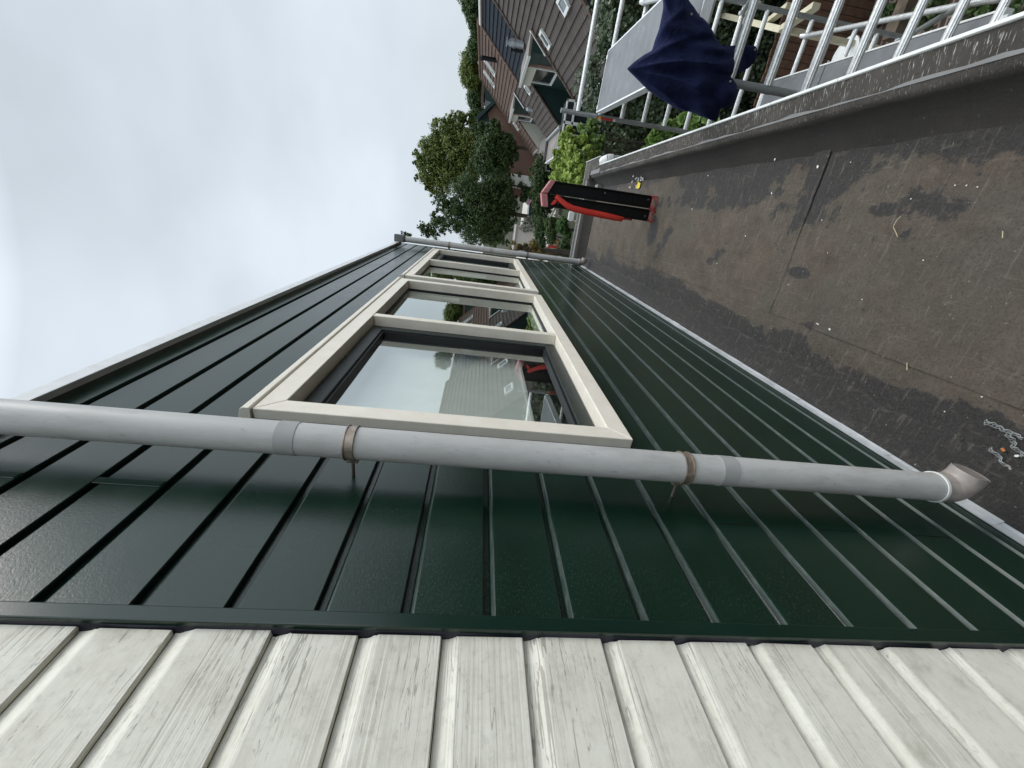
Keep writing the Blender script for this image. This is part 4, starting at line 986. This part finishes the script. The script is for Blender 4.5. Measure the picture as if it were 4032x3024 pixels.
MB().prism([(57.6, c_[2] + 1.1), (63.4, c_[2] + 1.1), (60.5, c_[2] + 2.6)], 0, c_[0] - 2.4, c_[0] + 3.4).build('roof', TILE, g3)
m_ = MB()
for a, b, cc, dd in ((-1.2, 1.0, .45, .62), (-1.2, -1.05, -1.2, .45), (.85, 1.0, -1.2, .45), (-.1, .0, -1.2, .45), (-1.2, 1.0, -1.3, -1.15)): m_.box(c_[0] + a, c_[0] + b, 57.8, 57.95, c_[2] + cc, c_[2] + dd)
m_.build('window_frame', TRIMW, g3); MB().box(c_[0] - 1.1, c_[0] + .95, 57.955, 57.99, c_[2] - 1.2, c_[2] + .5).build('window_pane', DARKGL, g3)

# ------------------------------------------------------------------ foliage
def leafmat(name, stops, rough=.55, sub=.25):
    k = NT(name, rough, .35); g_ = k.n('ShaderNodeNewGeometry'); c = k.ramp(g_.outputs['Random Per Island'], stops)
    n = k.noise(.5, (1, 1, 1), 3, .5); c = k.mix(k.math('MULTIPLY', k.ramp(n, [(.35, 0.), (.65, 1.)]), .35), c, tuple(x * 1.35 for x in stops[-1][1]))
    k.color(c)
    t = k.n('ShaderNodeBsdfTranslucent'); k.l(c, t.inputs['Color']); mx = k.n('ShaderNodeMixShader'); mx.inputs[0].default_value = sub
    k.l(k.b.outputs[0], mx.inputs[1]); k.l(t.outputs[0], mx.inputs[2]); k.l(mx.outputs[0], k.t.nodes['Material Output'].inputs['Surface']); return k.m
LYEL = leafmat('leaf_yellow_green', [(0., (.065, .105, .022)), (.6, (.11, .165, .038)), (1., (.21, .225, .055))])
LMID = leafmat('leaf_mid_green', [(0., (.030, .062, .018)), (.6, (.055, .098, .030)), (1., (.095, .140, .045))])
LDARK = leafmat('leaf_dark_green', [(0., (.022, .046, .013)), (.6, (.044, .080, .022)), (1., (.085, .125, .036))])
LIVY = leafmat('leaf_ivy', [(0., (.018, .032, .013)), (.6, (.040, .064, .027)), (1., (.095, .125, .060))], .4)
LVINE = leafmat('leaf_vine', [(0., (.14, .22, .025)), (.5, (.22, .32, .045)), (1., (.34, .42, .10))], .5, .35)
LVINE2 = leafmat('leaf_vine_deep', [(0., (.08, .15, .03)), (.5, (.14, .24, .05)), (1., (.24, .34, .10))], .5, .35)
LBROWN = leafmat('leaf_autumn', [(0., (.09, .08, .035)), (.5, (.16, .12, .04)), (1., (.28, .20, .05))])
LPALE = leafmat('leaf_variegated', [(0., (.05, .06, .04)), (.5, (.20, .20, .16)), (1., (.45, .45, .38))])
BARK = simple('bark', (.06, .05, .04), .9, .2, var=.3, scale=6)
def leaves(name, pos, nrm, size, mat, parent=None, shape='diamond', seed=0):
    r = np.random.RandomState(seed); n = len(pos)
    nrm = nrm + r.normal(0, .55, (n, 3)); nrm /= np.linalg.norm(nrm, axis=1)[:, None]
    a = r.normal(0, 1, (n, 3)); a -= (a * nrm).sum(1)[:, None] * nrm; a /= np.linalg.norm(a, axis=1)[:, None]; b = np.cross(nrm, a)
    s = (np.ones(n) * size * r.uniform(.65, 1.3, n))[:, None]
    if shape == 'diamond':
        loc = [(-.5, 0, 0), (0, -.34, .06), (.55, 0, 0), (0, .34, .06)]; fc = [(0, 1, 2), (0, 2, 3)]
    else:   # lobed leaf: centre + 7 rim points, gently cupped
        loc = [(0, 0, 0), (-.5, 0, .05), (-.38, -.36, .08), (.02, -.50, .06), (.22, -.26, .02), (.62, 0, -.06), (.22, .26, .02), (.02, .50, .06), (-.38, .36, .08)]
        fc = [(0, i, i + 1) for i in range(1, 8)] + [(0, 8, 1)]
    V = np.stack([pos + s * (x * a + y * b + z * nrm) for x, y, z in loc], 1).reshape(-1, 3); m_ = len(loc)
    F = (np.array(fc)[None] + (np.arange(n) * m_)[:, None, None]).reshape(-1, 3)
    me = bpy.data.meshes.new(name); me.vertices.add(len(V)); me.vertices.foreach_set('co', V.ravel().astype(np.float32))
    me.loops.add(F.size); me.loops.foreach_set('vertex_index', F.ravel().astype(np.int32)); me.polygons.add(len(F)); me.polygons.foreach_set('loop_start', np.arange(0, F.size, 3, dtype=np.int32)); me.update(calc_edges=True)
    me.materials.append(mat); o = bpy.data.objects.new(name, me); scene.collection.objects.link(o)
    if parent: o.parent = parent
    return o
def blobpts(blobs, per, seed, flat=.9, sub=.42):
    """blobs: (centre, radius). twigs spread through each blob, leaves gathered round the twigs"""
    r = np.random.RandomState(seed); P_, N_ = [], []
    tot = sum(b[1] ** 2 for b in blobs)
    for c_, R_ in blobs:
        n = int(per * R_ ** 2 / tot); k_ = max(6, int(n / 24)); d = r.normal(0, 1, (k_, 3)); d /= np.linalg.norm(d, axis=1)[:, None]
        rad = R_ * (r.uniform(.10, 1.0, k_) ** .45) * (1 + .16 * np.sin(d[:, 0] * 5 + seed) * np.sin(d[:, 2] * 6 + c_[0]))
        cc = c_ + d * rad[:, None] * np.array([1, 1, flat]); cr_ = R_ * sub * .62 * r.uniform(.35, 1.0, k_)
        idx = r.randint(0, k_, n); e = r.normal(0, 1, (n, 3)); e /= np.linalg.norm(e, axis=1)[:, None]
        p = cc[idx] + e * (cr_[idx] * r.uniform(.15, 1.1, n))[:, None]; P_.append(p); N_.append(e * .5 + d[idx] * .4 + np.array([0, 0, .6]))
    return np.vstack(P_), np.vstack(N_)
def imgblobs(lst, Y):
    o = []
    for u, v, rp in lst:
        c_ = pY(u, v, Y); d = np.linalg.norm(c_ - CAM); fz = (RC @ (c_ - CAM))[2]; o.append((c_, rp * fz / FPX))
    return o
def tree(label, lst, Y, n, size, mat, seed, group='trees beyond the houses', name='leafy_tree', ext=None, trunk=True, cat='tree', sub=.42):
    t = thing(name, label, cat, group); B = imgblobs(lst, Y); rr_ = random.Random(seed)
    if n > 9000: B += imgblobs([(u + rp * 1.0 * math.cos(a_), v + rp * 1.0 * math.sin(a_), rp * q_) for (u, v, rp) in lst for a_, q_ in [(rr_.uniform(0, 6.28), rr_.uniform(.16, .34)) for _ in range(3)]], Y)
    if ext: B = [(c_ + np.array([0, ((i * 37) % 11 - 5) / 5 * ext, 0]), R_) for i, (c_, R_) in enumerate(B)]
    P_, N_ = blobpts(B, int(n * 3.2), seed, sub=sub * 1.2); leaves('crown', P_, N_, size * .66, mat, t, seed=seed)
    if trunk:
        c_ = np.mean([b[0] for b in B], 0); m_ = MB(); zt = min(c_[2], max(b[0][2] for b in B)); rt = max(.05, .035 * (zt - G))
        m_.tube([(c_[0], c_[1], G), (c_[0] + .1, c_[1], G + (zt - G) * .5), (c_[0], c_[1], zt)], [rt, rt * .75, rt * .4], 10)
        for b in B[:8]: m_.tube([(c_[0], c_[1], G + (zt - G) * .6), (c_ + b[0]) / 2 + np.array([0, 0, -.2]), b[0]], [rt * .45, rt * .28, rt * .1], 7)
        m_.build('trunk', BARK, t, smooth=True)
    return t
tree('tall yellow-green tree with a loose crown against the sky', [(1700, 600, 62), (1745, 525, 55), (1800, 480, 40), (1790, 590, 80), (1690, 680, 55), (1850, 560, 60), (1750, 690, 62), (1830, 690, 70), (1845, 470, 22), (1660, 640, 32), (1765, 470, 18), (1720, 740, 38)], 56, 17000, .34, LYEL, 1)
tree('dark green round tree in front of the brick gable', [(1930, 560, 58), (1985, 575, 52), (1905, 625, 62), (1960, 640, 58), (2015, 610, 32), (1885, 505, 26), (1945, 500, 26)], 46, 12000, .25, LDARK, 2)
tree('broad dark green tree standing left of the yellow-green one', [(1840, 765, 78), (1905, 840, 85), (1965, 785, 68), (1870, 905, 70), (1790, 850, 62), (1720, 895, 48), (1985, 870, 52), (1740, 800, 36), (1670, 905, 28), (1990, 720, 40), (1930, 740, 60), (1950, 930, 50), (2010, 800, 36)], 50, 20000, .28, LDARK, 3)
tree('small spray of twigs behind the top of the far downpipe', [(1588, 922, 12), (1605, 930, 14), (1575, 935, 9)], 44, 260, .22, LMID, 4, sub=.8, trunk=False)
far = [((1842, -40, 48), (1856, 20, 40), (1868, 75, 34)), ((1880, 130, 26), (1872, 180, 30), (1865, 210, 30)), ((1850, 235, 34), (1846, 275, 40), (1852, 310, 34)), ((1868, 345, 30), (1872, 390, 34), (1878, 440, 30)), ((1870, 480, 26), (1885, 500, 30), (1905, 300, 40))]
lb = ['far green tree behind the white ridge line', 'far green tree low behind the reddish ridge', 'far pale green tree rising highest above the reddish ridge', 'far tree between the ridge end and the brick gable', 'farthest tree showing beside the yellow-green crown']
for i, b in enumerate(far): tree(lb[i], b, 84 + i * 2, 6500, .42, [LMID, LMID, LYEL, LMID, LDARK][i], 20 + i, 'trees behind the row of houses', sub=.55)
def wtree(label, c_, R_, n, size, mat, seed, group='trees seen mirrored in the window'):
    t = thing('leafy_tree', label, 'tree', group); c_ = np.array(c_, float); r = np.random.RandomState(seed); B = [(c_ + r.normal(0, R_ * .45, 3), R_ * r.uniform(.5, .8)) for i in range(7)]
    P_, N_ = blobpts(B, n, seed); leaves('crown', P_, N_, size, mat, t, seed=seed); MB().tube([(c_[0], c_[1], G), tuple(c_)], [.4, .15], 10).build('trunk', BARK, t, smooth=True)
wtree('large tree behind the mirrored row house, nearest of three', (19, 1, 4.2), 3.6, 4000, .35, LMID, 41); wtree('large tree behind the mirrored row house, middle of three', (20, 10, 4.6), 4.0, 4500, .35, LDARK, 42); wtree('yellowish tree behind the mirrored row house, farthest of three', (21, 19, 3.6), 3.6, 4000, .35, LYEL, 43)

# hedges, shrubs and conifers in the gardens (image x grows downwards in the world)
tree('long clipped hedge with a dark face running beside the parked cars', [(2130, 640, 34), (2125, 680, 38), (2120, 720, 40), (2128, 760, 40), (2125, 800, 38), (2135, 835, 34), (2165, 690, 36), (2165, 740, 36), (2165, 790, 34), (2110, 860, 20)], 38, 13000, .16, LDARK, 51, None, 'hedge', cat='hedge')
tree('olive green conifer column beside the pale paving', [(2125, 880, 24), (2122, 915, 26), (2128, 950, 26), (2140, 900, 22), (2135, 985, 22)], 34, 5000, .13, LMID, 52, None, 'conifer', cat='conifer')
tree('dark conifer behind the red board', [(2165, 880, 26), (2168, 915, 26), (2170, 945, 22), (2185, 870, 20)], 32, 5000, .12, LDARK, 53, None, 'conifer', cat='conifer')
tree('bright green garden shrub left of the white garden chair', [(2215, 880, 24), (2222, 905, 20), (2205, 900, 18), (2235, 925, 18)], 26, 4000, .11, leafmat('leaf_fresh', [(0., (.03, .08, .018)), (.6, (.05, .12, .025)), (1., (.09, .17, .04))]), 54, None, 'shrub', cat='shrub')
tree('dark low shrub by the flat roof edge near the far downpipe', [(2225, 960, 22), (2215, 985, 22), (2240, 990, 18), (2225, 1015, 18)], 24, 4000, .10, LMID, 55, None, 'shrub', cat='shrub')
tree('white-flowering shrub behind the hedge', [(2072, 870, 18), (2085, 890, 22), (2065, 895, 18), (2095, 865, 16)], 44, 2600, .16, LPALE, 56, None, 'flowering_shrub', cat='shrub')
tree('yellow-brown autumn shrub beside the far downpipe', [(2020, 955, 10), (2040, 975, 16), (2070, 970, 14), (2095, 965, 20), (2010, 985, 12), (2110, 985, 20), (2060, 1000, 14)], 22, 1500, .11, LBROWN, 57, None, 'autumn_shrub', cat='shrub', sub=.7)
tree('brownish shrub around the red board', [(2150, 995, 20), (2130, 1010, 22), (2175, 1010, 20), (2195, 955, 12)], 23, 1600, .09, LBROWN, 58, None, 'autumn_shrub', cat='shrub', sub=.7)
tree('feathery green shrub below the small brick house', [(2070, 745, 18), (2085, 765, 20), (2100, 735, 14), (2060, 780, 18), (2050, 730, 14), (2045, 690, 12)], 50, 2800, .2, LDARK, 59, None, 'shrub', cat='shrub')
# near planting: lime vine and large-leaved climber just beyond the roof edge
def nearcloud(name, label, blobs, n, size, mat, seed, cat='shrub', stem=True, group=None, up=.8):
    t = thing(name, label, cat, group); B = []
    for u, v, rp, Y in blobs: B += imgblobs([(u, v, rp)], Y)
    P_, N_ = blobpts(B, n, seed, sub=.5); N_[:, 1] -= .5; N_[:, 0] -= .2
    leaves('foliage', P_, N_, size, mat, t, 'lobed', seed)
    if stem:
        m_ = MB(); c_ = np.mean([b[0] for b in B], 0)
        for i, b in enumerate(B): m_.tube([(c_[0] + .1 * math.sin(i), c_[1] + .6, G), (c_[0] + .2 * math.cos(i), c_[1] + .3, (G + c_[2]) / 2), tuple(b[0])], [.035, .025, .006], 7)
        m_.build('stem', BARK, t, smooth=True)
    return t
nearcloud('vine', 'lime green vine with lobed leaves rising past the far roof corner', [(2215, 640, 42, 9.4), (2250, 600, 48, 9.2), (2230, 560, 38, 9.3), (2265, 660, 46, 9.0), (2200, 690, 34, 9.4), (2280, 700, 44, 8.8), (2180, 655, 20, 9.5), (2230, 720, 36, 9.2), (2300, 620, 44, 9.1), (2195, 600, 20, 9.4), (2245, 515, 20, 9.4), (2290, 560, 34, 9.3), (2300, 690, 36, 8.9)], 9500, .058, LVINE, 61, 'vine')
nearcloud('vine', 'deeper green climber right of the lime vine', [(2310, 545, 36, 9.5), (2335, 600, 34, 9.3), (2325, 500, 30, 9.6), (2290, 500, 22, 9.6), (2350, 560, 30, 9.4)], 4200, .055, LVINE2, 62, 'vine')
nearcloud('climber', 'large-leaved bright climber between the parapet and the jacket', [(2560, 560, 24, 7.4), (2600, 535, 28, 7.3), (2640, 500, 30, 7.2), (2690, 475, 34, 7.1), (2740, 470, 34, 7.0), (2670, 530, 30, 7.2), (2790, 470, 30, 6.9)], 520, .14, LVINE2, 63, 'climber')
iv = thing('ivy_wall', 'dark ivy-covered wall behind the scaffold platform', 'ivy wall')
MB().box(2.1, 12.0, 10.9, 11.2, G, -1.05).build('wall', simple('dark_soil', (.016, .018, .013), .95), iv)
r = np.random.RandomState(8); n = 34000; X_ = 2.0 + 8.5 * r.rand(n) ** 1.25; top = np.interp(X_, [2.0, 2.6, 3.6, 4.6, 6, 10.5], [-.95, -.75, -.62, -.62, -.8, -1.2]) + .12 * np.sin(X_ * 5) + .08 * np.sin(X_ * 13)
Z_ = top - (top - G) * r.rand(n) ** 1.35 * .95; Yd = 10.62 + .16 * np.sin(X_ * 3.1 + Z_ * 2) + .12 * np.sin(X_ * 7 - Z_ * 5) + r.normal(0, .09, n)
leaves('ivy', np.c_[X_, Yd, Z_], np.tile(np.array([-.25, -1.0, .55]), (n, 1)), .068, LIVY, iv, 'lobed', 9)
n = 5200; X_ = 2.0 + 5 * r.rand(n); top = np.interp(X_, [2.0, 2.6, 3.6, 4.6, 7], [-.95, -.75, -.62, -.62, -.85]); Zt = top + .25 * r.rand(n) ** 2 * (1 + np.sin(X_ * 4)); leaves('ivy_top', np.c_[X_, 10.9 + r.normal(0, .28, n), Zt], np.tile(np.array([0, -.4, 1.0]), (n, 1)), .065, LIVY, iv, 'lobed', 10)
for c_ in iv.children: pass
for i, (u, v, rp, Y, nn, sz, mt, lab) in enumerate([(3040, 200, 62, 9.0, 1500, .09, LMID, 'leafy green bush under the scaffold beside the brown fence'), (3235, 0, 42, 8.6, 500, .10, LVINE2, 'yellow-green bush under the cream pergola'), (2850, 120, 70, 9.8, 1800, .07, LDARK, 'dark small-leaved bush behind the scaffold rungs'), (3850, 30, 60, 6.6, 1300, .07, LDARK, 'dark green bush at the right end of the scaffold'), (3650, 60, 55, 7.4, 1100, .07, LDARK, 'dark bush beside the wooden sleeper'), (3470, 60, 40, 8.4, 700, .07, LMID, 'small olive bush left of the wooden sleeper'), (3960, 60, 40, 6.2, 700, .08, LMID, 'green bush in the corner beyond the lower platform')]):
    b = imgblobs([(u, v, rp)], Y)[0]; c_, R_ = b; t = thing('bush', lab, 'bush', 'bushes in the garden under the scaffold')
    zlow = G + R_ * .7; c_ = np.array(pZ(u, v, zlow)); P_, N_ = blobpts([(c_, R_), (c_ + np.array([R_ * .5, .2, -.1]), R_ * .7)], nn, 70 + i, sub=.5); leaves('foliage', P_, N_, sz, mt, t, 'lobed', 70 + i); MB().tube([(c_[0], c_[1], G), tuple(c_)], [.04, .015], 7).build('stem', BARK, t)
# garden furniture and timber
BRN = simple('fence_brown', (.115, .065, .042), .8, .25, var=.3, scale=10)
fn = thing('garden_fence', 'brown wooden board fence in the garden under the jacket', 'fence')
m_ = MB()
for i in range(24): m_.box(2.3 + i * .13, 2.42 + i * .13, 8.9, 8.925, G, -3.35 + .01 * math.sin(i * 2.3))
m_.build('boards', BRN, fn); m_ = MB()
for z in (-4.6, -3.6): m_.box(2.3, 5.4, 8.926, 8.96, z, z + .08)
m_.build('rail', BRN, fn)
CRT = simple('cream_timber', (.55, .50, .36), .6, .3, var=.12)
pg = thing('pergola', 'cream painted timber pergola beams seen through the scaffold rungs', 'pergola')
def beam(par_, a, b, s_=.06, mat=CRT, nm='beam'):
    a = np.array(a); b = np.array(b); d = b - a; L = np.linalg.norm(d); d = d / L; sd_ = np.cross(d, [0, 0, 1.]); sd_ /= (np.linalg.norm(sd_) + 1e-9); up_ = np.cross(sd_, d)
    return MB().obox((a + b) / 2, d * L / 2, sd_ * s_ / 2, up_ * s_ * .8).build(nm, mat, par_, bevel=.004)
ZP = -3.0
beam(pg, pZ(2825, 55, ZP), pZ(3085, 118, ZP), .09); beam(pg, pZ(3085, 112, ZP), pZ(3215, 22, ZP), .08); beam(pg, pZ(2812, 55, ZP), pZ(2900, -20, ZP), .08); beam(pg, pZ(2925, 72, ZP), pZ(2985, 10, ZP), .07); beam(pg, pZ(3020, 90, ZP), pZ(3110, 20, ZP), .07)
for u, v in ((3085, 116), (2825, 56)):
    p_ = pZ(u, v, ZP); MB().box(p_[0] - .04, p_[0] + .04, p_[1] - .04, p_[1] + .04, G, ZP - .07).build('post', CRT, pg)
a_, b__ = pZ(3600, -4, -4.9), pZ(3530, 160, -4.9); slp = thing('wooden_sleeper', 'weathered brown wooden sleeper lying on the ground below the scaffold', 'sleeper'); beam(slp, a_, b__, .22, simple('old_timber', (.14, .11, .08), .9, .2, var=.35, scale=5), 'timber')
for i, (u, v, R_, lab) in enumerate(((3325, 218, .27, 'round white garden table partly hidden by a scaffold rung'), (3235, 275, .16, 'smaller round white stool beside the white table'))):
    tb = thing('garden_table' if i == 0 else 'garden_stool', lab, 'table' if i == 0 else 'stool'); p_ = pZ(u, v, -4.3 if i == 0 else -4.5)
    MB().tube([p_ - np.array([0, 0, .02]), p_ + np.array([0, 0, .012])], R_, 36).build('top', WHITE, tb); MB().tube([(p_[0], p_[1], G), p_ - np.array([0, 0, .021])], .03, 12).build('leg', WHITE, tb)
pnd = MB().box(3.3, 5.0, 9.1, 10.3, G + .032, G + .06).build('garden_mat', simple('dark_rubber_mat', (.018, .018, .018), .8)); tag(pnd, 'dark mat on the garden paving under the scaffold', 'mat')
# red board, chair, cars, fence poles, pale paving
rb_ = thing('red_board', 'small red board with faded white lettering among the shrubs', 'sign'); cp0 = pY(2182, 981, 25)
MB().box(cp0[0] - .22, cp0[0] + .20, 25, 25.03, cp0[2] - .40, cp0[2] + .40).build('board', simple('board_red', (.45, .035, .025), .5, var=.2, scale=12), rb_, bevel=.004)
m_ = MB(); r = random.Random(3)
for j in range(9):
    z = cp0[2] - .30 + j * .068; m_.box(cp0[0] - .02 + r.uniform(-.02, .02), cp0[0] + .035 + r.uniform(-.01, .02), 24.994, 24.999, z, z + r.uniform(.02, .05))
m_.build('lettering', WHITE, rb_); MB().box(cp0[0] - .04, cp0[0] + .02, 25.031, 25.07, G, cp0[2]).build('post', BARK, rb_)
ch = thing('garden_chair', 'white garden lounger back showing above the far roof edge', 'chair'); cc = pY(2252, 851, 12.0)
MB().prism([(cc[0] - .11, cc[2] + .10), (cc[0] + .10, cc[2] + .10), (cc[0] + .13, cc[2] + .02), (cc[0] + .10, cc[2] - .07), (cc[0] - .10, cc[2] - .07), (cc[0] - .13, cc[2] + .0)], 1, 12.0, 12.05).build('back', WHITE, ch, bevel=.02, seg=3)
MB().tube([(cc[0] - .09, 12.04, cc[2] - .06), (cc[0] - .2, 12.2, cc[2] - .5), (cc[0] - .25, 12.3, G)], .018, 10).tube([(cc[0] + .08, 12.04, cc[2] - .06), (cc[0] + .08, 12.2, cc[2] - .5), (cc[0] + .08, 12.3, G)], .018, 10).build('frame', TRIMW, ch, smooth=True)
wf_ = thing('timber_trestle', 'bare timber trestle frame beside the hedge', 'trestle')
for a, b in (((2190, 815), (2170, 850)), ((2185, 818), (2172, 852)), ((2180, 845), (2215, 862)), ((2200, 848), (2235, 868)), ((2195, 870), (2240, 880))): beam(wf_, pY(*a, 27), pY(*b, 27.3), .06, simple('pale_timber', (.30, .27, .20), .8))
pp = MB().box(-9, 3, 40, 75, G + .004, G + .02).build('pale_paving', simple('pale_paving', (.42, .39, .35), .9, .2, var=.12, scale=1)); tag(pp, 'paving', 'paving', kind='structure')
gw = thing('garden_shed', 'low pale shed wall with a dark gap behind the autumn shrub', 'shed'); a_ = pY(2050, 945, 44)
MB().box(a_[0] - 1.2, a_[0] + 1.3, 44, 46.5, G, a_[2] + .55).build('wall', simple('pale_render', (.46, .42, .38), .85, var=.08), gw); MB().box(a_[0] - .95, a_[0] - .6, 43.97, 43.999, G, a_[2] + .5).build('door_gap', RUBBER, gw); MB().box(a_[0] - 1.3, a_[0] + 1.4, 43.9, 46.6, a_[2] + .551, a_[2] + .65).build('roof', simple('shed_roof', (.30, .28, .26), .8), gw)
def car(x, y, rz, paint, label, z=G + .022):
    c_ = thing('parked_car', label, 'car', 'cars parked beyond the hedge')
    def T(m_): 
        ca, sa = math.cos(rz), math.sin(rz); m_.v = [(x + a * ca - b * sa, y + a * sa + b * ca, z + c__) for a, b, c__ in m_.v]; return m_
    prof = [(-2.05, .35), (-2.1, .62), (-1.95, .86), (-1.1, .95), (-.55, 1.40), (.85, 1.44), (1.55, 1.02), (2.05, .88), (2.1, .5), (2.0, .3)]
    T(MB().prism([(a, b) for a, b in prof], 1, -.85, .85)).build('body', paint, c_, bevel=.09, seg=3)
    T(MB().prism([(-1.0, .97), (-.52, 1.36), (.82, 1.39), (1.42, 1.0)], 1, -.862, .862)).build('side_window', DARKGL, c_, bevel=.01)
    T(MB().prism([(-1.12, .97), (-1.07, .97), (-.58, 1.40), (-.63, 1.40)], 1, -.7, .7)).build('windscreen', DARKGL, c_)
    for a in (-1.3, 1.35):
        for s_ in (-1, 1): wl = T(MB().tube([(a, s_ * .70, .32), (a, s_ * .87, .32)], .32, 20)); wl.build('wheel', RUBBER, c_, bevel=.02)
    for s_ in (-1, 1): T(MB().box(-2.12, -2.04, s_ * .6 - .15, s_ * .6 + .15, .62, .78)).build('headlight', WHITE, c_, bevel=.02)
    return c_
p1 = pY(2093, 708, 52); car(p1[0], 53, 1.35, simple('car_white', (.70, .71, .72), .25, .6), 'white car with only its roof showing above the hedge')
p1 = pY(2075, 840, 50); car(p1[0], 51, .3, simple('car_dark', (.03, .035, .045), .25, .6), 'dark blue car with a white front beside the flowering shrub')
p1 = pY(2085, 765, 56); car(p1[0], 57, .9, simple('car_red', (.32, .02, .02), .25, .6), 'red car between the white car and the dark one')
for o in [o for o in scene.objects if o.type == 'EMPTY' and o.parent is None]: rebase(o)
